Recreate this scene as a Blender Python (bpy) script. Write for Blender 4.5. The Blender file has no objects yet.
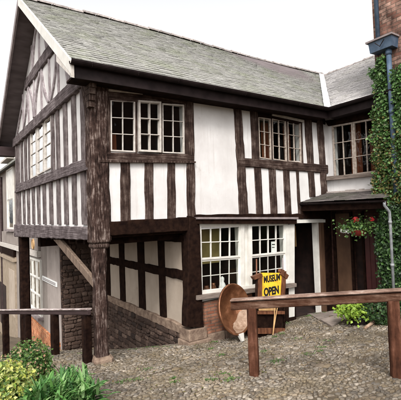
import bpy, math, random
import numpy as np
from mathutils import Vector, Matrix
random.seed(7); rng = np.random.default_rng(7)
S = bpy.context.scene; C = S.collection

# ------------------------------------------------------------------ surveyed view: turns a picture position into a point on a known plane
CAM = np.array([-2.75, -7.818, 2.898]); RT = np.array([0.8260, -0.5620, -0.0360]); FW = np.array([0.5630, 0.8260, 0.0340])
RT /= np.linalg.norm(RT); FW -= RT*(FW@RT); FW /= np.linalg.norm(FW); UP = np.cross(RT, FW); FL = 397.7
def ray(x, y): return RT*(x-200.5)/FL - UP*(y-200)/FL + FW
def onY(x, y, Y=0.0):
    d = ray(x, y); return CAM + d*(Y-CAM[1])/d[1]
def onX(x, y, X=0.0):
    d = ray(x, y); return CAM + d*(X-CAM[0])/d[0]
def depth(x, y, d): return CAM + ray(x, y)*d

# ------------------------------------------------------------------ materials
def nodes(name):
    m = bpy.data.materials.new(name); m.use_nodes = True
    nt = m.node_tree; b = nt.nodes['Principled BSDF']; return m, nt, b
def mat(name, c1, c2=None, rough=.8, scale=(4,4,4), detail=6, c3=None, bump=.3, bscale=None, metal=0, island=0.0, spec=.3, lo=.35, hi=.65, dist=.02):
    m, nt, b = nodes(name); N = nt.nodes; L = nt.links
    b.inputs['Roughness'].default_value = rough; b.inputs['Metallic'].default_value = metal
    b.inputs['Specular IOR Level'].default_value = spec
    tc = N.new('ShaderNodeTexCoord'); mp = N.new('ShaderNodeMapping'); mp.inputs['Scale'].default_value = scale
    L.new(tc.outputs['Object'], mp.inputs['Vector'])
    no = N.new('ShaderNodeTexNoise'); no.inputs['Scale'].default_value = 1; no.inputs['Detail'].default_value = detail; no.inputs['Roughness'].default_value = .6
    L.new(mp.outputs[0], no.inputs['Vector'])
    cr = N.new('ShaderNodeValToRGB'); e = cr.color_ramp.elements
    e[0].position = lo; e[0].color = (*c1, 1); e[1].position = hi; e[1].color = (*(c2 or c1), 1)
    if c3:
        k = e.new((lo+hi)/2+.03); k.color = (*c3, 1)
    L.new(no.outputs['Fac'], cr.inputs['Fac']); col = cr.outputs['Color']
    if island:
        g = N.new('ShaderNodeNewGeometry'); mr = N.new('ShaderNodeMapRange')
        mr.inputs['To Min'].default_value = 1-island; mr.inputs['To Max'].default_value = 1+island
        L.new(g.outputs['Random Per Island'], mr.inputs['Value'])
        mx = N.new('ShaderNodeMix'); mx.data_type = 'RGBA'; mx.blend_type = 'MULTIPLY'; mx.inputs['Factor'].default_value = 1
        L.new(col, mx.inputs['A']); L.new(mr.outputs[0], mx.inputs['B']); col = mx.outputs['Result']
    L.new(col, b.inputs['Base Color'])
    if bump:
        n2 = no
        if bscale:
            m2 = N.new('ShaderNodeMapping'); m2.inputs['Scale'].default_value = bscale; L.new(tc.outputs['Object'], m2.inputs['Vector'])
            n2 = N.new('ShaderNodeTexNoise'); n2.inputs['Scale'].default_value = 1; n2.inputs['Detail'].default_value = 8; L.new(m2.outputs[0], n2.inputs['Vector'])
        bp = N.new('ShaderNodeBump'); bp.inputs['Strength'].default_value = bump; bp.inputs['Distance'].default_value = dist
        L.new(n2.outputs['Fac'], bp.inputs['Height']); L.new(bp.outputs[0], b.inputs['Normal'])
    return m
def timber_mat(name, scale, dark=(.012,.007,.006), mid=(.048,.030,.024), light=(.17,.13,.11), bias=-.01):
    m, nt, b = nodes(name); N = nt.nodes; L = nt.links
    b.inputs['Roughness'].default_value = .9; b.inputs['Specular IOR Level'].default_value = .07
    tc = N.new('ShaderNodeTexCoord')
    def noise(sc, det, ro=.65):
        mp = N.new('ShaderNodeMapping'); mp.inputs['Scale'].default_value = sc; L.new(tc.outputs['Object'], mp.inputs['Vector'])
        n = N.new('ShaderNodeTexNoise'); n.inputs['Scale'].default_value = 1; n.inputs['Detail'].default_value = det; n.inputs['Roughness'].default_value = ro
        L.new(mp.outputs[0], n.inputs['Vector']); return n.outputs['Fac']
    grain = noise(scale, 6); patch = noise((3.5,3.5,3.5), 5, .7); knots = noise((9,9,9), 3)
    a = N.new('ShaderNodeMath'); a.operation = 'MULTIPLY'; a.inputs[1].default_value = .55; L.new(grain, a.inputs[0])
    c = N.new('ShaderNodeMath'); c.operation = 'MULTIPLY_ADD'; c.inputs[1].default_value = .45; L.new(patch, c.inputs[0]); L.new(a.outputs[0], c.inputs[2])
    g = N.new('ShaderNodeNewGeometry'); k = N.new('ShaderNodeMath'); k.operation = 'MULTIPLY_ADD'; k.inputs[1].default_value = .10; L.new(g.outputs['Random Per Island'], k.inputs[0]); L.new(c.outputs[0], k.inputs[2])
    cr = N.new('ShaderNodeValToRGB'); e = cr.color_ramp.elements
    e[0].position = .44-bias; e[0].color = (*dark,1); e[1].position = .70-bias; e[1].color = (*light,1)
    q = e.new(.56-bias); q.color = (*mid,1)
    L.new(k.outputs[0], cr.inputs['Fac']); L.new(cr.outputs[0], b.inputs['Base Color'])
    s = N.new('ShaderNodeMath'); s.operation = 'MULTIPLY_ADD'; s.inputs[1].default_value = .35; L.new(knots, s.inputs[0]); L.new(grain, s.inputs[2])
    bp = N.new('ShaderNodeBump'); bp.inputs['Strength'].default_value = .9; bp.inputs['Distance'].default_value = .03
    L.new(s.outputs[0], bp.inputs['Height']); L.new(bp.outputs[0], b.inputs['Normal'])
    return m
def brick_mat(name, c1, c2, mortar, axis='X', bw=.22, bh=.075, vary=.5):
    m, nt, b = nodes(name); N = nt.nodes; L = nt.links
    b.inputs['Roughness'].default_value = .9; b.inputs['Specular IOR Level'].default_value = .2
    tc = N.new('ShaderNodeTexCoord'); sp = N.new('ShaderNodeSeparateXYZ'); cb = N.new('ShaderNodeCombineXYZ')
    L.new(tc.outputs['Object'], sp.inputs[0]); L.new(sp.outputs[axis], cb.inputs['X']); L.new(sp.outputs['Z'], cb.inputs['Y'])
    wn = N.new('ShaderNodeTexNoise'); wn.inputs['Scale'].default_value = 6; L.new(tc.outputs['Object'], wn.inputs['Vector'])
    wm = N.new('ShaderNodeVectorMath'); wm.operation = 'MULTIPLY_ADD'; wm.inputs[1].default_value = (.03,.03,0); L.new(wn.outputs['Color'], wm.inputs[0]); L.new(cb.outputs[0], wm.inputs[2])
    bt = N.new('ShaderNodeTexBrick'); bt.inputs['Scale'].default_value = 1; bt.inputs['Brick Width'].default_value = bw; bt.inputs['Row Height'].default_value = bh
    bt.inputs['Mortar Size'].default_value = .009; bt.inputs['Mortar Smooth'].default_value = .3; bt.inputs['Bias'].default_value = -.1
    bt.inputs['Color1'].default_value = (*c1,1); bt.inputs['Color2'].default_value = (*c2,1); bt.inputs['Mortar'].default_value = (*mortar,1)
    L.new(wm.outputs[0], bt.inputs['Vector'])
    no = N.new('ShaderNodeTexNoise'); no.inputs['Scale'].default_value = 5; no.inputs['Detail'].default_value = 8; L.new(tc.outputs['Object'], no.inputs['Vector'])
    mr = N.new('ShaderNodeMapRange'); mr.inputs['From Min'].default_value=.3; mr.inputs['From Max'].default_value=.7; mr.inputs['To Min'].default_value = 1-vary; mr.inputs['To Max'].default_value = 1+vary; L.new(no.outputs['Fac'], mr.inputs['Value'])
    mx = N.new('ShaderNodeMix'); mx.data_type='RGBA'; mx.blend_type='MULTIPLY'; mx.inputs['Factor'].default_value = 1
    L.new(bt.outputs['Color'], mx.inputs['A']); L.new(mr.outputs[0], mx.inputs['B']); L.new(mx.outputs['Result'], b.inputs['Base Color'])
    ad = N.new('ShaderNodeMath'); ad.operation='MULTIPLY_ADD'; ad.inputs[1].default_value = -1.0; L.new(bt.outputs['Fac'], ad.inputs[0])
    nb = N.new('ShaderNodeMath'); nb.operation='MULTIPLY'; nb.inputs[1].default_value=.6; L.new(no.outputs['Fac'], nb.inputs[0]); L.new(nb.outputs[0], ad.inputs[2])
    bp = N.new('ShaderNodeBump'); bp.inputs['Strength'].default_value=.8; bp.inputs['Distance'].default_value=.015; L.new(ad.outputs[0], bp.inputs['Height']); L.new(bp.outputs[0], b.inputs['Normal'])
    return m
def stone_mat(name, cols, scale, edge=(.03,.022,.018), bump=1.0):
    m, nt, b = nodes(name); N = nt.nodes; L = nt.links
    b.inputs['Roughness'].default_value = .9; b.inputs['Specular IOR Level'].default_value = .2
    tc = N.new('ShaderNodeTexCoord'); mp = N.new('ShaderNodeMapping'); mp.inputs['Scale'].default_value = scale; L.new(tc.outputs['Object'], mp.inputs['Vector'])
    wn = N.new('ShaderNodeTexNoise'); wn.inputs['Scale'].default_value = 1.5; L.new(mp.outputs[0], wn.inputs['Vector'])
    wm = N.new('ShaderNodeVectorMath'); wm.operation='MULTIPLY_ADD'; wm.inputs[1].default_value=(.5,.5,.5); L.new(wn.outputs['Color'], wm.inputs[0]); L.new(mp.outputs[0], wm.inputs[2])
    v = N.new('ShaderNodeTexVoronoi'); v.inputs['Scale'].default_value=1; L.new(wm.outputs[0], v.inputs['Vector'])
    ve = N.new('ShaderNodeTexVoronoi'); ve.feature='DISTANCE_TO_EDGE'; ve.inputs['Scale'].default_value=1; L.new(wm.outputs[0], ve.inputs['Vector'])
    sx = N.new('ShaderNodeSeparateColor'); L.new(v.outputs['Color'], sx.inputs[0])
    cr = N.new('ShaderNodeValToRGB'); e = cr.color_ramp.elements; e[0].color=(*cols[0],1); e[1].color=(*cols[-1],1)
    for i,c in enumerate(cols[1:-1]):
        k = e.new((i+1)/(len(cols)-1)); k.color=(*c,1)
    L.new(sx.outputs[0], cr.inputs['Fac'])
    no = N.new('ShaderNodeTexNoise'); no.inputs['Scale'].default_value=14; no.inputs['Detail'].default_value=8; L.new(tc.outputs['Object'], no.inputs['Vector'])
    mr = N.new('ShaderNodeMapRange'); mr.inputs['From Min'].default_value=.3; mr.inputs['From Max'].default_value=.7; mr.inputs['To Min'].default_value=.35; mr.inputs['To Max'].default_value=1.5; L.new(no.outputs['Fac'], mr.inputs['Value'])
    mm = N.new('ShaderNodeMix'); mm.data_type='RGBA'; mm.blend_type='MULTIPLY'; mm.inputs['Factor'].default_value=1; L.new(cr.outputs[0], mm.inputs['A']); L.new(mr.outputs[0], mm.inputs['B'])
    er = N.new('ShaderNodeMapRange'); er.inputs['From Min'].default_value=.01; er.inputs['From Max'].default_value=.09; L.new(ve.outputs['Distance'], er.inputs['Value'])
    m2 = N.new('ShaderNodeMix'); m2.data_type='RGBA'; L.new(er.outputs[0], m2.inputs['Factor']); m2.inputs['A'].default_value=(*edge,1); L.new(mm.outputs['Result'], m2.inputs['B'])
    L.new(m2.outputs['Result'], b.inputs['Base Color'])
    ad = N.new('ShaderNodeMath'); ad.operation='MULTIPLY_ADD'; ad.inputs[1].default_value=.4; L.new(no.outputs['Fac'], ad.inputs[0]); L.new(er.outputs[0], ad.inputs[2])
    bp = N.new('ShaderNodeBump'); bp.inputs['Strength'].default_value=bump; bp.inputs['Distance'].default_value=.03; L.new(ad.outputs[0], bp.inputs['Height']); L.new(bp.outputs[0], b.inputs['Normal'])
    return m
def leaf_mat(name, cols, rough=.5):
    m, nt, b = nodes(name); N = nt.nodes; L = nt.links
    b.inputs['Roughness'].default_value = rough; b.inputs['Specular IOR Level'].default_value = .35
    g = N.new('ShaderNodeNewGeometry'); cr = N.new('ShaderNodeValToRGB'); cr.color_ramp.interpolation = 'LINEAR'; e = cr.color_ramp.elements
    e[0].color=(*cols[0],1); e[1].color=(*cols[-1],1)
    for i,c in enumerate(cols[1:-1]):
        k = e.new((i+1)/(len(cols)-1)); k.color=(*c,1)
    L.new(g.outputs['Random Per Island'], cr.inputs['Fac'])
    L.new(cr.outputs[0], b.inputs['Base Color'])
    tr = N.new('ShaderNodeBsdfTranslucent'); L.new(cr.outputs[0], tr.inputs['Color'])
    mx = N.new('ShaderNodeMixShader'); mx.inputs['Fac'].default_value = .25
    L.new(b.outputs[0], mx.inputs[1]); L.new(tr.outputs[0], mx.inputs[2]); L.new(mx.outputs[0], N['Material Output'].inputs['Surface'])
    return m
def glass_mat():
    m, nt, b = nodes('window_glass'); N = nt.nodes; L = nt.links
    N.remove(b)
    t = N.new('ShaderNodeBsdfTransparent'); t.inputs['Color'].default_value=(.8,.82,.8,1)
    g = N.new('ShaderNodeBsdfGlossy'); g.inputs['Roughness'].default_value=.03
    tc = N.new('ShaderNodeTexCoord'); no = N.new('ShaderNodeTexNoise'); no.inputs['Scale'].default_value=3; L.new(tc.outputs['Object'], no.inputs['Vector'])
    bp = N.new('ShaderNodeBump'); bp.inputs['Strength'].default_value=.25; bp.inputs['Distance'].default_value=.05; L.new(no.outputs['Fac'], bp.inputs['Height']); L.new(bp.outputs[0], g.inputs['Normal'])
    f = N.new('ShaderNodeFresnel'); f.inputs['IOR'].default_value=1.24
    mx = N.new('ShaderNodeMixShader'); L.new(f.outputs[0], mx.inputs['Fac']); L.new(t.outputs[0], mx.inputs[1]); L.new(g.outputs[0], mx.inputs[2])
    L.new(mx.outputs[0], N['Material Output'].inputs['Surface']); return m
V, H = (38,38,1.3), (1.3,1.3,38)
M = dict(
 tv=timber_mat('weathered_upright_oak', V), th=timber_mat('weathered_beam_oak', H),
 tvg=timber_mat('grey_upright_oak', V, dark=(.045,.034,.033), mid=(.11,.088,.085), light=(.22,.19,.185), bias=0), thg=timber_mat('grey_beam_oak', H, dark=(.045,.034,.034), mid=(.10,.08,.08), light=(.22,.185,.185), bias=0),
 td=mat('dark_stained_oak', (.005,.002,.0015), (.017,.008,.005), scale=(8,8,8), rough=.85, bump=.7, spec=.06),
 tpost=timber_mat('scarred_post_oak', (34,34,4), dark=(.010,.006,.005), mid=(.052,.031,.025), light=(.30,.24,.21), bias=-.015),
 tbrace=mat('pale_brown_oak', (.09,.06,.042), (.17,.12,.088), scale=(12,12,3), rough=.8),
 plaster=mat('limewashed_plaster', (.68,.665,.655), (.54,.52,.505), scale=(1.1,1.1,.7), rough=.9, bump=.35, bscale=(5,5,5), lo=.45, hi=.75, dist=.025),
 cream=mat('cream_plaster', (.42,.36,.30), (.30,.25,.205), scale=(2,2,2), rough=.9, bump=.2, bscale=(8,8,8)),
 greyplaster=mat('stained_grey_plaster', (.36,.31,.28), (.20,.165,.145), scale=(3,3,3), rough=.9, bump=.3, bscale=(9,9,9)),
 white=mat('white_gloss_paint', (.62,.595,.545), (.50,.475,.43), scale=(3,3,3), rough=.45, bump=.1, bscale=(20,20,20)),
 offwhite=mat('aged_white_paint', (.52,.48,.44), (.36,.32,.28), scale=(10,10,10), rough=.6, bump=.2),
 soffit=mat('brown_painted_boards', (.026,.016,.015), (.045,.03,.03), scale=(1.5,1.5,8), spec=.1, rough=.7, bump=.2),
 gutter=mat('black_iron_gutter', (.008,.005,.005), (.018,.012,.012), scale=(5,5,5), rough=.6, bump=.1, spec=.12),
 bargegrey=mat('faded_brown_board', (.15,.12,.115), (.24,.20,.195), scale=(4,4,4), rough=.7, bump=.15),
 lead=mat('lead_flashing', (.80,.80,.80), (.66,.66,.66), scale=(3,3,3), rough=.6, bump=.2),
 bluegrey=mat('blue_grey_paint', (.035,.06,.095), (.075,.105,.15), scale=(6,6,6), rough=.5, bump=.1),
 pipegrey=mat('grey_painted_pipe', (.13,.135,.14), (.22,.225,.225), scale=(8,8,8), rough=.5, bump=.1),
 brick=brick_mat('red_brown_brick', (.11,.05,.036), (.28,.175,.135), (.09,.065,.05), 'Y', bw=.26, bh=.095, vary=.75),
 brickx=brick_mat('old_red_brick', (.16,.06,.035), (.25,.12,.075), (.12,.09,.07), 'X'),
 darkbrick=brick_mat('dark_maroon_brick', (.045,.018,.013), (.07,.03,.02), (.03,.02,.015), 'Y'),
 rubble=stone_mat('sandstone_rubble', [(.12,.075,.05),(.24,.16,.115),(.34,.25,.19),(.17,.10,.07)], (2.6,2.6,4.5)),
 darkrubble=stone_mat('dark_rubble', [(.035,.020,.014),(.06,.035,.026),(.09,.055,.04),(.025,.014,.011)], (4.5,4.5,9),edge=(.016,.010,.008),bump=.7),  # rubble in darker browns than the sandstone one
 block=mat('sandstone_block', (.11,.07,.05), (.25,.18,.13), scale=(6,6,6), rough=.9, bump=.6, bscale=(25,25,25)),
 slab=mat('worn_flagstone', (.15,.12,.10), (.25,.205,.175), scale=(3,3,3), rough=.85, bump=.4, bscale=(14,14,14), island=.12),
 glass=glass_mat(),
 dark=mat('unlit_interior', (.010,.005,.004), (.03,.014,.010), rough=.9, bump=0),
 ochre=mat('lamplit_ochre', (.17,.13,.045), (.24,.19,.07), rough=.9, bump=0),
 curtain_or_reflection=mat('rust_red_curtain', (.10,.025,.012), (.22,.07,.03), scale=(20,20,1), rough=.9, bump=.5),
 paper=mat('white_paper', (.8,.8,.78), (.7,.7,.68), rough=.8, bump=0),
 ink=mat('black_ink', (.01,.01,.01), rough=.7, bump=0),
 yellow=mat('yellow_sign_paint', (.50,.26,.02), (.80,.48,.03), scale=(9,9,9), rough=.7, bump=.2, lo=.3, hi=.55),
 rail=timber_mat('red_brown_rail_wood', (3,3,25), dark=(.035,.012,.006), mid=(.075,.038,.024), light=(.17,.105,.075)),
 railpost=timber_mat('red_brown_post_wood', (16,16,2), dark=(.03,.012,.007), mid=(.07,.028,.016), light=(.15,.07,.045)),
 railcap=timber_mat('silvered_rail_top', (3,3,25), dark=(.16,.12,.11), mid=(.34,.28,.26), light=(.55,.50,.48)),
 decking=mat('mauve_brown_boards', (.10,.082,.082), (.15,.125,.125), scale=(1.5,6,1.5), rough=.8, bump=.2, spec=.1),
 thinframe=mat('faded_cream_paint', (.40,.34,.29), (.24,.19,.155), scale=(14,14,14), rough=.7, bump=.2),
 sill=mat('weathered_sill_wood', (.10,.075,.06), (.20,.16,.135), scale=(3,3,20), rough=.85, bump=.4),
 railcap2=timber_mat('worn_lit_rail_top', (3,3,25), dark=(.10,.06,.045), mid=(.20,.13,.10), light=(.42,.34,.29)),  # paler than the rail: wear plus light on its top, both in the colour
 copper=mat('tarnished_copper', (.12,.045,.02), (.34,.15,.08), scale=(5,5,5), rough=.42, metal=.55, bump=.4, c3=(.20,.085,.04), spec=.5),
 pan_light_branch=mat('pan_light_and_branch_tan', (.30,.21,.15), (.15,.085,.05), scale=(9,9,9), rough=.7, bump=.2),  # shared tan: the pan's painted light patch and the pale branch
 carved=mat('carved_brown_wood', (.06,.022,.012), (.17,.07,.035), scale=(14,14,4), rough=.5, bump=.5),
 tan=mat('tan_board', (.33,.19,.08), (.45,.28,.13), scale=(8,8,2), rough=.6, bump=.1),
 tanpanel=mat('brown_painted_door', (.055,.028,.016), (.095,.05,.028), scale=(12,3,2), rough=.6, bump=.2),
 maroon=mat('maroon_door_paint', (.045,.012,.012), (.07,.02,.018), scale=(4,4,4), rough=.5, bump=.1),
 shop=mat('tan_shopfront_paint', (.22,.17,.12), (.30,.24,.18), scale=(4,4,4), rough=.6, bump=.1),
 terracotta=mat('red_hanging_bowl', (.13,.015,.012), (.20,.03,.02), rough=.5, bump=.1),
 soil=mat('dark_soil', (.03,.02,.012), (.07,.045,.03), scale=(12,12,12), rough=1, bump=.8),
 stem=mat('green_stem', (.06,.09,.03), (.10,.12,.05), rough=.7, bump=0),
 twig=mat('brown_twig', (.07,.045,.03), (.12,.08,.05), rough=.8, bump=.1),
 ivy=leaf_mat('ivy_leaf', [(.012,.03,.010),(.04,.10,.02),(.07,.16,.03),(.02,.05,.015),(.16,.25,.09),(.05,.12,.025)]),
 ivybrown=leaf_mat('autumn_ivy_leaf', [(.035,.045,.012),(.09,.10,.022),(.14,.12,.03),(.12,.07,.025),(.05,.07,.015),(.17,.16,.06)]),
 bush=leaf_mat('bush_leaf', [(.02,.06,.015),(.06,.13,.03),(.15,.23,.06),(.04,.10,.02),(.10,.18,.04)]),
 pinkleaf=leaf_mat('pinkish_young_leaf', [(.26,.14,.08),(.36,.24,.15),(.16,.13,.05)]),
 yleaf=leaf_mat('yellow_variegated_leaf', [(.30,.33,.05),(.46,.46,.12),(.16,.26,.04),(.52,.52,.20),(.05,.11,.02)]),
 strap=leaf_mat('strap_leaf', [(.02,.07,.015),(.05,.15,.03),(.10,.24,.05),(.20,.32,.12),(.03,.10,.02)], rough=.6),
 lime=leaf_mat('lime_leaf', [(.16,.26,.025),(.27,.38,.05),(.09,.16,.02)]),
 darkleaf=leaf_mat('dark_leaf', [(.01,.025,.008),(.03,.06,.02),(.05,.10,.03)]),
 petal_red=mat('red_petal', (.75,.03,.04), (.9,.10,.10), rough=.5, bump=0),
 petal_white=mat('white_petal', (.8,.78,.76), rough=.5, bump=0),
)
def plaster_mat(name, c1, c2, stain):
    m, nt, b = nodes(name); N = nt.nodes; L = nt.links
    b.inputs['Roughness'].default_value=.92; b.inputs['Specular IOR Level'].default_value=.15
    tc = N.new('ShaderNodeTexCoord')
    def ns(sc, det, ro=.6):
        mp = N.new('ShaderNodeMapping'); mp.inputs['Scale'].default_value = sc; L.new(tc.outputs['Object'], mp.inputs['Vector'])
        n = N.new('ShaderNodeTexNoise'); n.inputs['Scale'].default_value=1; n.inputs['Detail'].default_value=det; n.inputs['Roughness'].default_value=ro; L.new(mp.outputs[0], n.inputs['Vector']); return n.outputs['Fac']
    def ramp(f,a,b_):
        r=N.new('ShaderNodeMapRange'); r.inputs['From Min'].default_value=a; r.inputs['From Max'].default_value=b_; L.new(f, r.inputs['Value']); return r.outputs[0]
    def mix(f,a,bb):
        x=N.new('ShaderNodeMix'); x.data_type='RGBA'; L.new(f, x.inputs['Factor'])
        for k,v in (('A',a),('B',bb)):
            if isinstance(v,tuple): x.inputs[k].default_value=(*v,1)
            else: L.new(v, x.inputs[k])
        return x.outputs['Result']
    c=mix(ramp(ns((1.6,1.6,1.2),8),.38,.68), c1, c2)
    st=ramp(ns((9,9,.55),6,.7),.55,.80); pt=ramp(ns((2.2,2.2,2.2),7,.75),.60,.78)
    c=mix(st,c,tuple(.5*(p+q) for p,q in zip(c2,stain))); c=mix(pt,c,stain)
    L.new(c,b.inputs['Base Color'])
    h=N.new('ShaderNodeMath'); h.operation='MULTIPLY_ADD'; h.inputs[1].default_value=.25; L.new(ns((30,30,30),6),h.inputs[0]); L.new(ns((3.5,3.5,3.5),4),h.inputs[2])
    bp=N.new('ShaderNodeBump'); bp.inputs['Strength'].default_value=.4; bp.inputs['Distance'].default_value=.022; L.new(h.outputs[0],bp.inputs['Height']); L.new(bp.outputs[0],b.inputs['Normal']); return m
M['plaster']=plaster_mat('limewashed_plaster', (.585,.565,.55), (.48,.455,.44), (.34,.29,.26))
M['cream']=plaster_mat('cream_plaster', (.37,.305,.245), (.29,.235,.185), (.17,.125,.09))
M['greyplaster']=plaster_mat('stained_grey_plaster', (.36,.31,.28), (.26,.22,.20), (.15,.12,.10))
def slate_mat(name, cols, moss):
    m, nt, b = nodes(name); N = nt.nodes; L = nt.links
    b.inputs['Roughness'].default_value=.85; b.inputs['Specular IOR Level'].default_value=.3
    g = N.new('ShaderNodeNewGeometry'); cr = N.new('ShaderNodeValToRGB'); e=cr.color_ramp.elements; e[0].color=(*cols[0],1); e[1].color=(*cols[-1],1)
    for i,c in enumerate(cols[1:-1]):
        k=e.new((i+1)/(len(cols)-1)); k.color=(*c,1)
    L.new(g.outputs['Random Per Island'], cr.inputs['Fac'])
    tc = N.new('ShaderNodeTexCoord'); no=N.new('ShaderNodeTexNoise'); no.inputs['Scale'].default_value=1.3; no.inputs['Detail'].default_value=9; no.inputs['Roughness'].default_value=.7; L.new(tc.outputs['Object'], no.inputs['Vector'])
    mr=N.new('ShaderNodeMapRange'); mr.inputs['From Min'].default_value=.48; mr.inputs['From Max'].default_value=.66; mr.inputs['To Max'].default_value=.75; L.new(no.outputs['Fac'], mr.inputs['Value'])
    mx=N.new('ShaderNodeMix'); mx.data_type='RGBA'; L.new(mr.outputs[0], mx.inputs['Factor']); L.new(cr.outputs[0], mx.inputs['A']); mx.inputs['B'].default_value=(*moss,1)
    n2=N.new('ShaderNodeTexNoise'); n2.inputs['Scale'].default_value=18; n2.inputs['Detail'].default_value=8; L.new(tc.outputs['Object'], n2.inputs['Vector'])
    m3=N.new('ShaderNodeMapRange'); m3.inputs['From Min'].default_value=.3; m3.inputs['From Max'].default_value=.7; m3.inputs['To Min'].default_value=.7; m3.inputs['To Max'].default_value=1.25; L.new(n2.outputs['Fac'], m3.inputs['Value'])
    m4=N.new('ShaderNodeMix'); m4.data_type='RGBA'; m4.blend_type='MULTIPLY'; m4.inputs['Factor'].default_value=1; L.new(mx.outputs['Result'], m4.inputs['A']); L.new(m3.outputs[0], m4.inputs['B'])
    L.new(m4.outputs['Result'], b.inputs['Base Color'])
    if 'cobble' in name:
        n9=N.new('ShaderNodeTexNoise'); n9.inputs['Scale'].default_value=.9; n9.inputs['Detail'].default_value=6; n9.inputs['Roughness'].default_value=.7; L.new(tc.outputs['Object'], n9.inputs['Vector'])
        r9=N.new('ShaderNodeMapRange'); r9.inputs['From Min'].default_value=.35; r9.inputs['From Max'].default_value=.65; r9.inputs['To Min'].default_value=.62; r9.inputs['To Max'].default_value=1.3; L.new(n9.outputs['Fac'], r9.inputs['Value'])
        m9=N.new('ShaderNodeMix'); m9.data_type='RGBA'; m9.blend_type='MULTIPLY'; m9.inputs['Factor'].default_value=1; L.new(m4.outputs['Result'], m9.inputs['A']); L.new(r9.outputs[0], m9.inputs['B']); L.new(m9.outputs['Result'], b.inputs['Base Color'])
    bp=N.new('ShaderNodeBump'); bp.inputs['Strength'].default_value=.5; bp.inputs['Distance'].default_value=.02; L.new(n2.outputs['Fac'], bp.inputs['Height']); L.new(bp.outputs[0], b.inputs['Normal'])
    return m
M['nbplaster']=plaster_mat('sooty_plaster', (.25,.215,.19), (.18,.15,.135), (.10,.078,.065))
M['slate']=slate_mat('mossy_stone_slate', [(.205,.198,.18),(.235,.228,.21),(.185,.18,.165),(.265,.258,.238),(.22,.212,.195)], (.185,.195,.135))
M['slate2']=slate_mat('pale_grey_slate', [(.33,.31,.305),(.38,.36,.35),(.29,.275,.27),(.42,.40,.39)], (.35,.335,.30))
M['slate3']=slate_mat('dark_canopy_slate', [(.05,.042,.04),(.09,.075,.07),(.07,.06,.055),(.12,.10,.095)], (.06,.06,.04))
M['ridge']=mat('ridge_tile_clay', (.17,.14,.13), (.30,.27,.25), scale=(7,7,7), rough=.85, bump=.4, island=.3)
M['cobble']=slate_mat('river_cobble', [(.075,.058,.043),(.18,.15,.115),(.12,.102,.083),(.28,.24,.195),(.11,.08,.052),(.20,.175,.145),(.15,.112,.07),(.09,.078,.067),(.22,.175,.125)], (.125,.095,.055))

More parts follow.
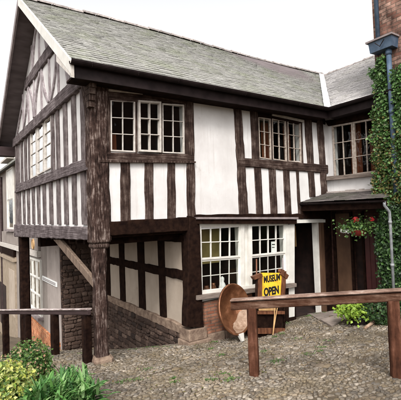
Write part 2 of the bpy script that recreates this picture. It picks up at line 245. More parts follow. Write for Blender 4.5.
# ------------------------------------------------------------------ mesh helpers
class MB:
    def __init__(s): s.v=[]; s.f=[]; s.mi=[]; s.cur=0
    def add(s, vs, fs):
        o=len(s.v); s.v += [tuple(map(float,p)) for p in vs]; s.f += [tuple(o+i for i in f) for f in fs]; s.mi += [s.cur]*len(fs)
    def box(s, a, b):
        x0,y0,z0=a; x1,y1,z1=b
        s.add([(x0,y0,z0),(x1,y0,z0),(x1,y1,z0),(x0,y1,z0),(x0,y0,z1),(x1,y0,z1),(x1,y1,z1),(x0,y1,z1)], [(0,3,2,1),(4,5,6,7),(0,1,5,4),(1,2,6,5),(2,3,7,6),(3,0,4,7)])
    def hexa(s, front, back):
        s.add(list(front)+list(back), [(0,1,2,3),(7,6,5,4),(0,4,5,1),(1,5,6,2),(2,6,7,3),(3,7,4,0)])
    def prism(s, quad, n, t, back=0.0):        # quad in a plane, front proud by t along n
        n=np.array(n,float); q=[np.array(p,float) for p in quad]
        s.hexa([p+n*t for p in q], [p-n*back for p in q])
    def timber(s, a0, a1, b0, b1, n, t, back=.02, seg=6, jit=.012):   # a0-a1 one end, b0-b1 the other; long edges a0-b0, a1-b1
        a0,a1,b0,b1,n=[np.array(p,float) for p in (a0,a1,b0,b1,n)]
        rings=[]
        L=np.linalg.norm(b0-a0); seg=max(2,int(seg*max(1,L/1.5)))
        for i in range(seg+1):
            k=i/seg; p=a0+(b0-a0)*k; q=a1+(b1-a1)*k; d=(q-p)/(np.linalg.norm(q-p)+1e-9)
            j0,j1=(random.uniform(-jit,jit),random.uniform(-jit,jit)) ; jt=random.uniform(-.004,.004)
            p=p+d*j0; q=q+d*j1; w=np.linalg.norm(q-p); ch=min(.018,w*.15)
            rings.append([p-n*back, p+n*(t-ch+jt), p+d*ch+n*(t+jt), q-d*ch+n*(t+jt), q+n*(t-ch+jt), q-n*back])
        vs=[p for r in rings for p in r]; fs=[]
        for i in range(seg):
            for k in range(6):
                a=i*6+k; b=i*6+(k+1)%6; fs.append((a,b,b+6,a+6))
        fs.append((5,4,3,2,1,0)); m=seg*6; fs.append(tuple(m+k for k in range(6)))
        s.add(vs,fs)
    def tube(s, pts, r, n=8, cap=True):
        pts=[np.array(p,float) for p in pts]; rs=r if hasattr(r,'__len__') else [r]*len(pts); rings=[]
        for i,p in enumerate(pts):
            d=pts[min(i+1,len(pts)-1)]-pts[max(i-1,0)]; d/=np.linalg.norm(d)+1e-9
            h=np.array([0,0,1.]) if abs(d[2])<.9 else np.array([1.,0,0]); a=np.cross(d,h); a/=np.linalg.norm(a); b=np.cross(d,a)
            rings.append([p+rs[i]*(a*math.cos(2*math.pi*k/n)+b*math.sin(2*math.pi*k/n)) for k in range(n)])
        fs=[]
        for i in range(len(pts)-1):
            for k in range(n): fs.append((i*n+k,i*n+(k+1)%n,(i+1)*n+(k+1)%n,(i+1)*n+k))
        if cap: fs += [tuple(range(n))[::-1], tuple((len(pts)-1)*n+k for k in range(n))]
        s.add([p for q in rings for p in q], fs)
    def lathe(s, prof, centre, axis=(0,0,1), n=24):     # prof: (radius, height)
        ax=np.array(axis,float); ax/=np.linalg.norm(ax); h=np.array([0,0,1.]) if abs(ax[2])<.9 else np.array([1.,0,0]); a=np.cross(ax,h); a/=np.linalg.norm(a); b=np.cross(ax,a); c=np.array(centre,float)
        vs=[c+ax*z+r*(a*math.cos(2*math.pi*k/n)+b*math.sin(2*math.pi*k/n)) for r,z in prof for k in range(n)]
        fs=[(i*n+k,i*n+(k+1)%n,(i+1)*n+(k+1)%n,(i+1)*n+k) for i in range(len(prof)-1) for k in range(n)]
        s.add(vs,fs)
    def build(s, name, m, parent=None, smooth=False, recalc=True):
        me=bpy.data.meshes.new(name); me.from_pydata(s.v,[],s.f)
        ms = m if isinstance(m,(list,tuple)) else [m]
        for x in ms: me.materials.append(x)
        if len(ms)>1: me.polygons.foreach_set('material_index', s.mi)
        if recalc:
            import bmesh
            bm=bmesh.new(); bm.from_mesh(me); bmesh.ops.recalc_face_normals(bm, faces=bm.faces); bm.to_mesh(me); bm.free()
        if smooth: me.polygons.foreach_set('use_smooth',[True]*len(me.polygons))
        me.update(); o=bpy.data.objects.new(name, me); C.objects.link(o)
        if parent: o.parent=parent; o.matrix_parent_inverse = Matrix.Translation(-Vector(base_loc(parent)))
        return o
def base_loc(o):
    return Vector(o.location) if o.type=='EMPTY' else Vector((0,0,0))
def empty(name, loc, label, cat, group=None):
    o=bpy.data.objects.new(name,None); C.objects.link(o); o.location=loc; o.empty_display_size=.2
    o['label']=label; o['category']=cat
    if group: o['group']=group
    return o
def tag(o, label, cat, group=None, kind=None):
    if kind: o['kind']=kind
    if label: o['label']=label
    if cat: o['category']=cat
    if group: o['group']=group
    return o
def big(name, V_, F_, m, parent=None, smooth=False):     # numpy mesh
    me=bpy.data.meshes.new(name); me.from_pydata(V_.tolist(),[],F_.tolist()); me.materials.append(m)
    if smooth: me.polygons.foreach_set('use_smooth',[True]*len(me.polygons))
    me.update(); o=bpy.data.objects.new(name,me); C.objects.link(o)
    if parent: o.parent=parent; o.matrix_parent_inverse=Matrix.Translation(-Vector(base_loc(parent)))
    return o

# ------------------------------------------------------------------ ground shape
CP=np.array([(0,0,0),(2.2,-.1,-.08),(2.25,.4,-.2),(2.25,2.25,-.75),(2.25,5.3,-1.6),(-.18,.1,.02),(-.45,1.6,-.17),(-1,4.6,-.95),(0,8.3,-1.9),(1,12,-2.6),(1,20,-4.2),
 (-6,8,-1.9),(-8,0,.1),(3.2,-.6,-.1),(4.3,-.8,-.08),(6,-.1,-.1),(7.3,-1.5,.02),(6,-3,.25),(1.11,-3.35,.52),(2.33,-4.8,.65),(-1.8,-2.6,.62),(-2.7,-5,.95),(-2.75,-7.8,1.2),
 (3,-8,1.1),(8,-7,.8),(-8,-8,1.2),(.4,-1.6,.2),(-.8,-1.0,.2)])
def _k(r): return r
_n=len(CP); _A=np.zeros((_n+3,_n+3)); _d=np.hypot(CP[:,None,0]-CP[None,:,0],CP[:,None,1]-CP[None,:,1]); _A[:_n,:_n]=np.sqrt(_d**2+.6); _A[:_n,_n]=1; _A[:_n,_n+1:]=CP[:,:2]; _A[_n,:_n]=1; _A[_n+1:,:_n]=CP[:,:2].T
_w=np.linalg.solve(_A, np.concatenate([CP[:,2],[0,0,0]]))
def gz(x, y):
    x=np.clip(np.asarray(x,float),-9,9); y=np.clip(np.asarray(y,float),-9,20)
    d=np.sqrt((x[...,None]-CP[:,0])**2+(y[...,None]-CP[:,1])**2+.6)
    return d@_w[:_n]+_w[_n]+x*_w[_n+1]+y*_w[_n+2]
def g1(x,y): return float(gz(np.array([x]),np.array([y]))[0])
def ground_at(px,py):
    d=ray(px,py); lo,hi=.5,60
    for t in np.arange(.5,60,.05):
        p=CAM+d*t
        if p[2]<g1(p[0],p[1]): return p
    return CAM+d*30

def axis_lines(a,b,st,far):
    l=list(np.arange(a,b+st/2,st)); s=st; x=a; y=b
    while x>-far: s*=1.35; x-=s; l.insert(0,x)
    s=st
    while y<far: s*=1.35; y+=s; l.append(y)
    return np.array(l)
gx=axis_lines(-9,10,.25,600); gy=axis_lines(-9,20,.25,600)
X_,Y_=np.meshgrid(gx,gy); Z_=gz(X_,Y_)
nx,ny=len(gx),len(gy); idx=np.arange(nx*ny).reshape(ny,nx)
F_=np.stack([idx[:-1,:-1],idx[:-1,1:],idx[1:,1:],idx[1:,:-1]],-1).reshape(-1,4)
ground=big('ground', np.stack([X_,Y_,Z_],-1).reshape(-1,3), F_, mat('trodden_earth', (.06,.043,.028), (.14,.105,.068), scale=(2.5,2.5,2.5), rough=1, bump=.8, bscale=(20,20,20), c3=(.09,.068,.044)), smooth=True)
ground['kind']='structure'

# flagstones in front of the door
slab_rects=[]
PATH=[ground_at(*p)[:2] for p in ((291,313.5),(324,309.5),(356,317),(331,328))]
def in_quad(x,y,q):
    r=np.ones(np.shape(x),bool); sg=None
    ar=sum(q[i][0]*q[(i+1)%4][1]-q[(i+1)%4][0]*q[i][1] for i in range(4))
    for i in range(4):
        a,b_=q[i],q[(i+1)%4]; cr=(b_[0]-a[0])*(y-a[1])-(b_[1]-a[1])*(x-a[0]); r&=(cr*np.sign(ar)>-.03)
    return r
fl=MB()
us=[0,.24,.5,.78,1.0]
for i in range(4):
    sp_=random.uniform(.35,.65)
    for (v0,v1) in ((0,sp_),(sp_,1)):
        def PQ(u,v): 
            p=(PATH[0]*(1-v)+PATH[1]*v)*(1-u)+(PATH[3]*(1-v)+PATH[2]*v)*u; return p
        e=.012; pts=[PQ(us[i]+e,v0+e),PQ(us[i+1]-e,v0+e),PQ(us[i+1]-e,v1-e),PQ(us[i]+e,v1-e)]
        pts=[p+np.array([random.uniform(-.03,.03),random.uniform(-.03,.03)]) for p in pts]; th=random.uniform(.02,.04)
        fl.hexa([(p[0],p[1],g1(p[0],p[1])+th) for p in pts],[(p[0],p[1],g1(p[0],p[1])-.1) for p in pts])
flags=tag(fl.build('flagstone_path', M['slab']), None, None, kind='structure')

# cobbles: far too many to count, one object
def cobble_field():
    P=[]
    def row(x0,x1,y0,y1,lx,ly,rot):
        nyy=int((y1-y0)/ly)
        for j in range(nyy):
            x=x0+random.random()*lx
            y=y0+j*ly
            while x<x1:
                w=lx*random.uniform(.5,1.5); P.append((x+w/2,y+random.uniform(-.2,.2)*ly+.05*math.sin(x*1.7),w,ly*random.uniform(.75,1.15),rot)); x+=w*1.03
    row(-2.6,7.1,-4.7,-.06,.078,.050,0)
    row(.6,6.8,-6.6,-4.7,.085,.06,0)
    row(-4.0,2.2,-.06,3.4,.10,.065,0)
    row(-3.5,1.9,3.4,9,.16,.11,0)
    P=np.array(P)
    keep=np.ones(len(P),bool)
    for r in slab_rects:
        x0,y0=r.min(0); x1,y1=r.max(0); keep&=~((P[:,0]>x0-.04)&(P[:,0]<x1+.04)&(P[:,1]>y0-.03)&(P[:,1]<y1+.03))
    keep&=~in_quad(P[:,0],P[:,1],PATH)
    keep&=~((P[:,1]>-.62)&(P[:,1]<-.05)&(P[:,0]>2.7)&(P[:,0]<4.3))
    keep&=~(np.abs(P[:,1]-(-1.75+.12*np.sin(P[:,0]*1.3)))<.05)
    keep&=rng.uniform(0,1,len(P))>.045
    keep&=~((P[:,0]<-.7)&(P[:,1]<-1.3)&(P[:,0]+P[:,1]*.35<-2.25))        # planting bed
    # drain line of larger flat stones
    P=P[keep]
    big_=[(rng.uniform(.6,6.5),rng.uniform(-4,-.7),rng.uniform(.14,.24),rng.uniform(.10,.17),0) for _ in range(150)]
    big_+=[(x_,-1.75+.12*math.sin(x_*1.3)+rng.normal(0,.02),rng.uniform(.12,.25),rng.uniform(.05,.09),0) for x_ in np.arange(.8,6.8,.17)]
    pit=[(x_,y_,.05,.15,1) for x_ in np.arange(2.75,4.3,.062) for y_ in (-.14,-.30,-.46)]
    B=np.array(big_); kb=~in_quad(B[:,0],B[:,1],PATH); B=B[kb]
    d2=np.ones(len(P),bool)
    for q_ in B: d2&=~((np.abs(P[:,0]-q_[0])<q_[2]*.55)&(np.abs(P[:,1]-q_[1])<q_[3]*.6))
    P=np.concatenate([P[d2],B,np.array(pit)]); n=len(P)
    ang=rng.normal(0,.30,n)*(1-P[:,4]*.5); x,y,w,d=P[:,0],P[:,1],P[:,2],P[:,3]
    K=8; th=np.arange(K)*2*np.pi/K
    rx=w/2*rng.uniform(.80,1.06,n); ry=d/2*rng.uniform(.84,1.12,n); hh=rng.uniform(.009,.025,n)+P[:,4]*.02
    tx=rng.normal(0,.10,n); ty=rng.normal(0,.12,n)
    rings=[]
    jr0=rng.uniform(.70,1.15,(n,K))
    for (rr,zz) in ((1.02,-.5),(.98,.45),(.80,.93)):
        jr=jr0*rng.uniform(.93,1.06,(n,K)); a=th[None]+0
        u=np.sign(np.cos(a))*np.abs(np.cos(a))**.8*rr*jr*rx[:,None]; v=np.sign(np.sin(a))*np.abs(np.sin(a))**.8*rr*jr*ry[:,None]
        X=x[:,None]+u*np.cos(ang)[:,None]-v*np.sin(ang)[:,None]; Y=y[:,None]+u*np.sin(ang)[:,None]+v*np.cos(ang)[:,None]
        Z=zz*hh[:,None]+u*tx[:,None]+v*ty[:,None]; rings.append(np.stack([X,Y,Z],-1))
    top=np.stack([x,y,hh],-1)[:,None,:]
    Vv=np.concatenate(rings+[top],1)   # n, 25, 3
    base=gz(x,y); Vv[...,2]+=base[:,None]
    nv=Vv.shape[1]; f4=[];
    for r in range(2):
        for k in range(K): f4.append((r*K+k,r*K+(k+1)%K,(r+1)*K+(k+1)%K,(r+1)*K+k))
    f3=[(2*K+k,2*K+(k+1)%K,3*K) for k in range(K)]
    o=np.arange(n)*nv
    F=[(np.array(f)[None]+o[:,None]) for f in f4]; F3=[(np.array(f)[None]+o[:,None]) for f in f3]
    faces=np.concatenate(F).tolist()+np.concatenate(F3).tolist()
    me=bpy.data.meshes.new('cobbles'); me.from_pydata(Vv.reshape(-1,3).tolist(),[],faces); me.materials.append(M['cobble']); me.polygons.foreach_set('use_smooth',[True]*len(me.polygons)); me.update()
    ob=bpy.data.objects.new('cobbles',me); C.objects.link(ob); print('cobbles',n); return ob
tag(cobble_field(), 'small uneven river cobbles paving the sloping yard', 'cobbles', kind='stuff')

# ------------------------------------------------------------------ the timber-framed house
NF=(0,-1,0); NS=(-1,0,0)
house=empty('timber_framed_house', (0,0,0), 'long black and white timber-framed building with jettied gable on a post and mossy slate roof', 'house')
WX=7.3
def holes_wall(name, plane, u0,u1,v0,v1, holes, m, thick=.18):
    us=sorted({u0,u1,*[h[0] for h in holes],*[h[1] for h in holes]}); vs=sorted({v0,v1,*[h[2] for h in holes],*[h[3] for h in holes]})
    b=MB()
    for i in range(len(us)-1):
        for j in range(len(vs)-1):
            cu,cv=(us[i]+us[i+1])/2,(vs[j]+vs[j+1])/2
            if any(h[0]<cu<h[1] and h[2]<cv<h[3] for h in holes): continue
            if plane[0]=='Y': b.box((us[i],plane[1],vs[j]),(us[i+1],plane[1]+thick,vs[j+1]))
            else: b.box((plane[1],us[i],vs[j]),(plane[1]+thick,us[i+1],vs[j+1]))
    return b.build(name, m, house)
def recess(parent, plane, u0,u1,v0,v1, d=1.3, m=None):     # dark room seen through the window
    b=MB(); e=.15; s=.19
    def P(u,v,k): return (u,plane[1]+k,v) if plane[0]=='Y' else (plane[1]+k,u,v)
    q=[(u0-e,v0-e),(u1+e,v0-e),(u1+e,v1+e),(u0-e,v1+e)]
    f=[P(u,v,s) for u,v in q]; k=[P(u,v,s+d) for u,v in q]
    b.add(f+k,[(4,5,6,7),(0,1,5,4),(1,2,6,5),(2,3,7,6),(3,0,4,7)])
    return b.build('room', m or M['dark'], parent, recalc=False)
def bil(q,u,v):
    a,b,c,d=[np.array(p,float) for p in q]     # TL TR BR BL ; v from top
    return (a*(1-u)+b*u)*(1-v)+(d*(1-u)+c*u)*v
def bars(mb, q, n, cols, rows, fw, bw, t, back, glass=None, widths=None):
    # q TL TR BR BL outer quad; fw/bw in metres
    W=np.linalg.norm(np.array(q[1])-np.array(q[0])); Hh=np.linalg.norm(np.array(q[3])-np.array(q[0])); n=np.array(n,float)
    a=fw/W; c=fw/Hh
    def strip(u0,u1,v0,v1,tt): mb.prism([bil(q,u0,v0),bil(q,u1,v0),bil(q,u1,v1),bil(q,u0,v1)], n, tt, back)
    strip(0,a,0,1,t); strip(1-a,1,0,1,t); strip(a,1-a,0,c,t-.001); strip(a,1-a,1-c,1,t-.001)
    hb=bw/2/W; vb=bw/2/Hh
    for i in range(1,cols): 
        u=a+(1-2*a)*i/cols; strip(u-hb,u+hb,c,1-c,t-.012)
    for j in range(1,rows):
        v=c+(1-2*c)*j/rows; strip(a,1-a,v-vb,v+vb,t-.014)
    if glass is not None:
        for i in range(cols):
            for j in range(rows):
                u0=a+(1-2*a)*i/cols; u1=a+(1-2*a)*(i+1)/cols; v0=c+(1-2*c)*j/rows; v1=c+(1-2*c)*(j+1)/rows
                tl=[random.uniform(-.004,.004) for _ in range(4)]
                glass.add([bil(q,u0,v0)+n*(tl[0]-.01),bil(q,u1,v0)+n*(tl[1]-.01),bil(q,u1,v1)+n*(tl[2]-.01),bil(q,u0,v1)+n*(tl[3]-.01)],[(0,1,2,3)])

fy=lambda x,y: onY(x,y,0.0)
def fq(*p, Y=0.0): return [onY(x,y,Y) for x,y in p]
def sq(*p, X=0.0): return [onX(x,y,X) for x,y in p]

# openings of the front wall, found on the wall plane
W1=fq((110,100),(183.7,104.6),(184,153.5),(110,151.5)); W2=fq((257.5,117),(299.8,123.5),(300.8,162),(259,157.5))
G1=fq((199,225),(240,225),(240,288),(200,293)); G2=fq((250,224.5),(284.5,223.5),(285,283),(251,289))
DR=fq((293,223),(314,222.5),(314,312),(293,316))
def rect(q,m=0.0): 
    q=np.array(q); return (q[:,0].min()-m,q[:,0].max()+m,q[:,2].min()-m,q[:,2].max()+m)
def rect_y(q,m=0.0):
    q=np.array(q); return (q[:,1].min()-m,q[:,1].max()+m,q[:,2].min()-m,q[:,2].max()+m)
hW1,hW2,hG1,hG2,hD=rect(W1,-.02),rect(W2,-.02),rect(G1,-.01),rect(G2,-.01),rect(DR)
hD=(hD[0],6.74,-.4,hD[3]); 
holes_wall('plaster_wall', ('Y',0.0), 0.02,WX,2.52,5.9, [hW1,hW2], M['plaster'])
holes_wall('plaster_wall', ('Y',0.03), 2.3,WX,-.6,2.5, [hG1,hG2,hD], M['white'])
# side (gable) wall
SWq=[sq((31,131),(36.6,127),(37,176),(31.2,179)), sq((37.6,126.5),(44,121.5),(44,172),(37.8,175.4)), sq((45,121),(52,115),(52,168),(45,171.6))]
GY=8.5
hS=(min(rect_y(q)[0] for q in SWq),max(rect_y(q)[1] for q in SWq),min(rect_y(q)[2] for q in SWq)+.03,max(rect_y(q)[3] for q in SWq)-.03)
holes_wall('plaster_wall', ('X',0.02), .2,GY,2.52,6.0, [hS], M['plaster'])
g_=MB(); zt=9.25; g_.add([(.02,-.1,5.98),(.02,GY+.5,5.98),(.02,4.46,zt),(.2,-.1,5.98),(.2,GY+.5,5.98),(.2,4.46,zt)],[(0,2,1),(3,4,5),(0,1,4,3),(1,2,5,4),(2,0,3,5)]); g_.build('gable_wall', M['plaster'], house)
# back and hidden walls so the house is a closed volume
b=MB(); b.box((.2,GY-.02,2.5),(12,GY+.18,5.9)); b.build('rear_wall', M['plaster'], house)
# wing wall
hWW=None
WW=[ (332.2,125.5),(376.5,117.5),(379,173.5),(334.5,176.8)]
WWq=sq(*WW, X=WX); r_=rect_y(WWq,-.02)
TY=-1.98
holes_wall('plaster_wall', ('X',WX), TY-1.0,.2,3.0,5.9, [(max(r_[0],TY-.9),r_[1],r_[2],r_[3])], M['plaster'])
holes_wall('brick_wall', ('X',WX+.02), TY-1.0,.2,-.6,3.0, [(-1.12,-.72,-.3,2.3)], M['darkbrick'])

# --- front timbers
def FT(a0,a1,b0,b1,m='tv',t=.03,Y=0.0,name='stud',jit=.010,back=.05,seg=6):
    q=fq(a0,a1,b0,b1,Y=Y); mb=MB(); mb.timber(q[0],q[1],q[2],q[3],NF,t+random.uniform(-.003,.003),back,seg,jit); return mb.build(name,M[m],house)
# studs below the first-floor rail
for xa,xb,xc,xd in ((120.2,129.8,120.5,130.2),(144,153,145,153.5),(167,175,167.5,175.8)):
    FT((xa,158),(xb,158),(xc,226),(xd,226))
FT((186,96),(192.5,97),(187,226),(195,226),t=.05,name='post',jit=.014)
# dark window surround of first window
FT((105,88),(105,101),(190,97),(190,105),m='th',t=.035,name='head_beam')
FT((105.5,96),(110.3,96),(105.5,158),(110.3,158),t=.03)
FT((134.6,101),(137,101),(134.8,153),(137.2,153),m='tv',t=.025,jit=.002)
FT((159.6,103),(161.8,103),(159.8,154),(162,154),m='tv',t=.025,jit=.002)
FT((183.6,104),(187,104),(184,154),(188,154),t=.028,jit=.004)
q=fq((104,89.2),(182,97),(182,98.8),(104,91.6)); mb=MB(); mb.prism(q,NF,.075,-.02); mb.build('head_moulding',M['offwhite'],house)
# first-floor rail and jetty beam
FT((103,152.5),(103,162.5),(193,154.5),(193,163),m='th',t=.055,name='rail',jit=.012,seg=8)
q=fq((98,160.5),(194,161.8),(194,163.4),(98,162.6)); mb=MB(); mb.prism(q,NF,.085,-.03); mb.build('moulding',M['tv'],house)
FT((96,222),(96,236.5),(193,217),(193,230.5),m='td',t=.06,name='jetty_beam',jit=.012,seg=8,back=.25)
# right part
FT((233,103),(240.5,104),(239.4,217),(248,217),t=.045,name='post',jit=.014,seg=10)
FT((249.5,107),(257,108),(252,160),(259,160),t=.035)
FT((238,157.8),(237,166.5),(327,165),(327,173.5),m='th',t=.05,name='rail',jit=.012,seg=9)
FT((239,104.5),(240,108),(333,120.5),(333,126.5),m='td',t=.03,name='wall_plate')
FT((257,108),(257,117.5),(301,117),(301,124.3),m='td',t=.034,name='head_beam')
q=fq((271,113.8),(302.3,120.6),(302.3,122.8),(271,116)); mb=MB(); mb.prism(q,NF,.07,-.02); mb.build('head_moulding',M['offwhite'],house)
FT((269.7,116),(271.6,116),(270.7,160),(272.6,160),m='tv',t=.02,jit=.002)
FT((285,118),(287,118),(286.3,162),(288,162),m='tv',t=.022,jit=.002)
FT((299.7,121),(301.5,121),(300.8,164),(303,164),t=.03,jit=.003)
for xa,xb,xc,xd in ((253.6,260.6,256.2,263.2),(268.3,275.2,270.6,277.6),(282.5,288.8,285,291.6),(295.6,298.4,298.2,300.8)):
    FT((xa,166),(xb,167),(xc,217),(xd,217))
FT((303.8,118),(311,119),(309.5,197),(315,197),t=.04,name='post',jit=.013)
FT((316.3,120),(322.3,121),(321.3,197),(327.3,197),t=.042,name='post',jit=.012)
FT((238,213.8),(238,219),(306,213.8),(306,219),m='td',t=.05,name='bressumer',jit=.010,seg=8)
FT((193,214.8),(193,219),(239,214),(239,219),m='td',t=.05,name='bressumer',jit=.008,seg=8)
# eaves board above the large panel
FT((96,70),(96,92),(242,98),(242,106),m='td',t=.02,name='wall_plate',jit=.006)
# ground floor front: cornice, frames, post
q=fq((194,219.4),(292.5,219.4),(292.5,223.8),(194,223.8)); mb=MB(); mb.prism(q,NF,.16,-.0); mb.build('cornice',M['td'],house)
q=fq((193,217.2),(293,217.2),(293,219.2),(193,219.2)); mb=MB(); mb.prism(q,NF,.20,0); mb.build('cornice_moulding',M['bargegrey'],house)
FT((187,216),(197,219),(184,326),(201,326),m='td',t=.12,name='post',jit=.012,seg=8,back=.1)
q=fq((292.5,220),(323.5,219.4),(323.5,222.4),(292.5,223.2)); mb=MB(); mb.prism(q,NF,.07,.03); mb.build('door_lintel',M['white'],house)
q=fq((286.5,223.5),(293,223.3),(293,316),(287.6,317)); mb=MB(); mb.prism(q,NF,.06,.05); mb.build('door_jamb',M['white'],house)
q=fq((319.2,222),(322.3,222),(325.6,311.5),(322.2,311.5)); mb=MB(); mb.prism(q,NF,.05,.05); mb.build('door_jamb',M['tanpanel'],house)
# dark panel over the lintel stands in for the canopy's shadow
q=fq((314.0,222.5),(319.4,222.5),(321.8,312),(316,312)); q=fq((301,204.5),(331,204.5),(331,219),(301,219)); mb=MB(); mb.prism(q,NF,.03,.02); mb.build('canopy_shade_panel',M['td'],house)
FT((323.0,205),(330,205),(326,311),(332.5,311),m='td',t=.04,name='corner_stud',jit=.004)
# hall behind the door
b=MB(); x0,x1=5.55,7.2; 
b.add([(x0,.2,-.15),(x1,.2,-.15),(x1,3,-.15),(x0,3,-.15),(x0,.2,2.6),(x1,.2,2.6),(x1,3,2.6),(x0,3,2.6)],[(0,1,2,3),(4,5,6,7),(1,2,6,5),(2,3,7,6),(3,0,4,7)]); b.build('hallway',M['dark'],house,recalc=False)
b=MB(); b.box((6.75,.9,1.75),(6.8,1.5,2.4)); b.build('hall_panel',M['tan'],house)

# --- windows
def window(name, plane, n, quads, specs, frame_m, recess_rect, room=None, depth_=1.3, glass_back=True, lab=None):
    # the first quad's frame is the parent part
    outer=MB(); 
    root=None
    for i,(q,(cols,rows,fw,bw,t,mt)) in enumerate(zip(quads,specs)):
        f=MB(); gl=MB(); bars(f,q,n,cols,rows,fw,bw,t,.03,gl)
        if root is None:
            root=f.build(name,M[mt],house,recalc=True)
            if lab: root['label']=lab
        else: f.build('casement',M[mt],root,recalc=True)
        gl.build('glass',M['glass'],root,recalc=False)
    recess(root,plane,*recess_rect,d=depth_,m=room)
    return root
w1=window('window',('Y',0),NF,[fq((110,100),(134.6,101.3),(134.8,152.4),(110.3,151.2)),fq((137,101),(159.5,102.6),(159.8,153),(137.6,152)),fq((161.7,103.6),(183.6,105.2),(184,154),(162,153))],
 [(2,3,.028,.014,.03,'offwhite'),(2,3,.042,.016,.085,'offwhite'),(2,3,.028,.014,.03,'offwhite')],'white',hW1)
w2=window('window',('Y',0),NF,[fq((257.7,117),(269.9,119),(270.9,160),(259.2,158)),fq((271.4,118.8),(285.2,121),(286.4,161.6),(272.5,159.6)),fq((286.9,120.6),(299.8,123),(300.9,163),(288,161.4))],
 [(2,3,.026,.014,.03,'thinframe'),(2,3,.026,.014,.03,'thinframe'),(2,3,.026,.014,.03,'thinframe')],'white',hW2)
ww=window('window',('X',WX),NS,[sq((332.2,126),(352.9,122.3),(355,175.2),(334.7,177.6),X=WX),sq((353.3,122.2),(379,117.4),(381,171.4),(355.3,175),X=WX)],
 [(2,3,.045,.02,.03,'thinframe'),(2,3,.045,.02,.032,'thinframe')],'white',(max(r_[0],TY-.9),r_[1],r_[2],r_[3]))
# sash windows: two sashes each
def sash(q, split, cols):
    up=[q[0],q[1],bil(q,1,split),bil(q,0,split)]; lo=[bil(q,0,split),bil(q,1,split),q[2],q[3]]; return up,lo
u,l=sash(fq((199,225),(240,225),(239.5,288),(200,293.5)),.512,4)
s1=window('window',('Y',0),NF,[u,l],[(4,2,.045,.02,.03,'white'),(4,2,.045,.02,.005,'white')],'white',hG1,depth_=1.0)
u,l=sash(fq((250,224.6),(284.6,223.6),(285,282.5),(251,288.5)),.50,4)
s2=window('window',('Y',0),NF,[u,l],[(4,2,.045,.02,.03,'white'),(4,2,.045,.02,.005,'white')],'white',hG2,depth_=1.0)
# white frame boards round the shop windows
for p in (((196,222.5),(200,222.5),(201.5,294),(198,296)),((239.5,223),(243,223),(243,289),(239.5,289.6)),((247.3,223),(250.6,223),(251,288),(247.5,288.6)),((284.2,223),(288,223),(288.6,284),(284.8,284.6))):
    q=fq(*p); mb=MB(); mb.prism(q,NF,.055,.03); mb.build('architrave',M['white'],house)
q=fq((196,222.6),(288,222.6),(288,224.6),(196,225.6)); mb=MB(); mb.prism(q,NF,.06,.03); mb.build('architrave',M['white'],house)
q=fq((193,294.6),(292,282.5),(292,286),(193,299)); mb=MB(); mb.prism(q,NF,.17,.02); mb.build('window_sill',M['sill'],house)
q=fq((199,290.5),(289,280.5),(289,282.6),(199,294.4)); mb=MB(); mb.prism(q,NF,.075,.02); mb.build('window_sill',M['white'],house)
# wing window sill and head
q=sq((329,176.5),(377.5,172.6),(377.5,176),(329,180.5),X=WX); mb=MB(); mb.prism(q,NS,.13,.02); mb.build('window_sill',M['sill'],house)
q=sq((326,121),(378,109.5),(378,117.5),(329,126.2),X=WX); mb=MB(); mb.timber(q[0],q[3],q[1],q[2],NS,.05,.03); mb.build('head_beam',M['td'],house)
# room contents seen through the panes: curtains and a back panel coloured as lit
def curtain_or_reflection(x0,x1,z0,z1,Y,parent,m='curtain_or_reflection',wave=.03):
    mb=MB(); n=14; vs=[]; 
    for j,z in enumerate((z0,z1)):
        for i in range(n+1): vs.append((x0+(x1-x0)*i/n, Y+wave*math.sin(i*1.9)+.01*j, z))
    mb.add(vs,[(i,i+1,n+2+i,n+1+i) for i in range(n)]); return mb.build('curtain_or_reflection',M[m],parent,recalc=False,smooth=True)
curtain_or_reflection(hW2[0]+.42,hW2[0]+.72,hW2[2],hW2[3],.35,w2); curtain_or_reflection(hW2[0]+1.35,hW2[0]+1.65,hW2[2],hW2[3],.4,w2); curtain_or_reflection(hW1[0]+.1,hW1[0]+.35,hW1[2],hW1[2]+.45,.5,w1)
mb=MB(); vs=[]; n=12
for z in (r_[2],r_[3]):
    for i in range(n+1): vs.append((WX+.45+.03*math.sin(i*1.7), -.55-.35*i/n, z))
mb.add(vs,[(i,i+1,n+2+i,n+1+i) for i in range(n)]); mb.build('curtain_or_reflection',M['curtain_or_reflection'],ww,recalc=False)
mb=MB(); vs=[]
for z in (r_[2],r_[3]-.2):
    for i in range(n+1): vs.append((WX+.5+.03*math.sin(i*1.7), -1.15-.45*i/n, z))
mb.add(vs,[(i,i+1,n+2+i,n+1+i) for i in range(n)]); mb.build('curtain_or_reflection',M['curtain_or_reflection'],ww,recalc=False)
b=MB(); b.box((hG1[0]+.32,.5,1.62),(hG1[1]-.28,.54,2.5)); b.build('blind_or_lit_panel',M['ochre'],s1)  # ochre panel carries the room's yellow lamplight in its colour

# --- gable side: studs, rails, window bars
def ST(a0,a1,b0,b1,m='tvg',t=.03,X=0.0,name='stud',jit=.010,back=.05,seg=6):
    q=sq(a0,a1,b0,b1,X=X); mb=MB(); mb.timber(q[0],q[1],q[2],q[3],NS,t+random.uniform(-.003,.003),back,seg,jit); return mb.build(name,M[m],house)
def yz(y,z,X=0.0): return np.array([X,y,z])
def SB(y0,y1,z0,z1,m='tvg',t=.03,name='stud',lean=0.0,jit=.012):
    mb=MB(); mb.timber(yz(y0,z0),yz(y1,z0),yz(y0+lean,z1),yz(y1+lean,z1),NS,t+random.uniform(-.003,.003),.05,6,jit); return mb.build(name,M[m],house)
low=[.50,1.16,1.84,2.52,3.28,4.05,4.78,5.52,6.28,7.05,7.82]
for y in low: SB(y+.03,y+.29,2.75,4.0)
up=[.42,1.05,1.75,2.45]
for y in up: SB(y+.04,y+.29,4.1,5.95)
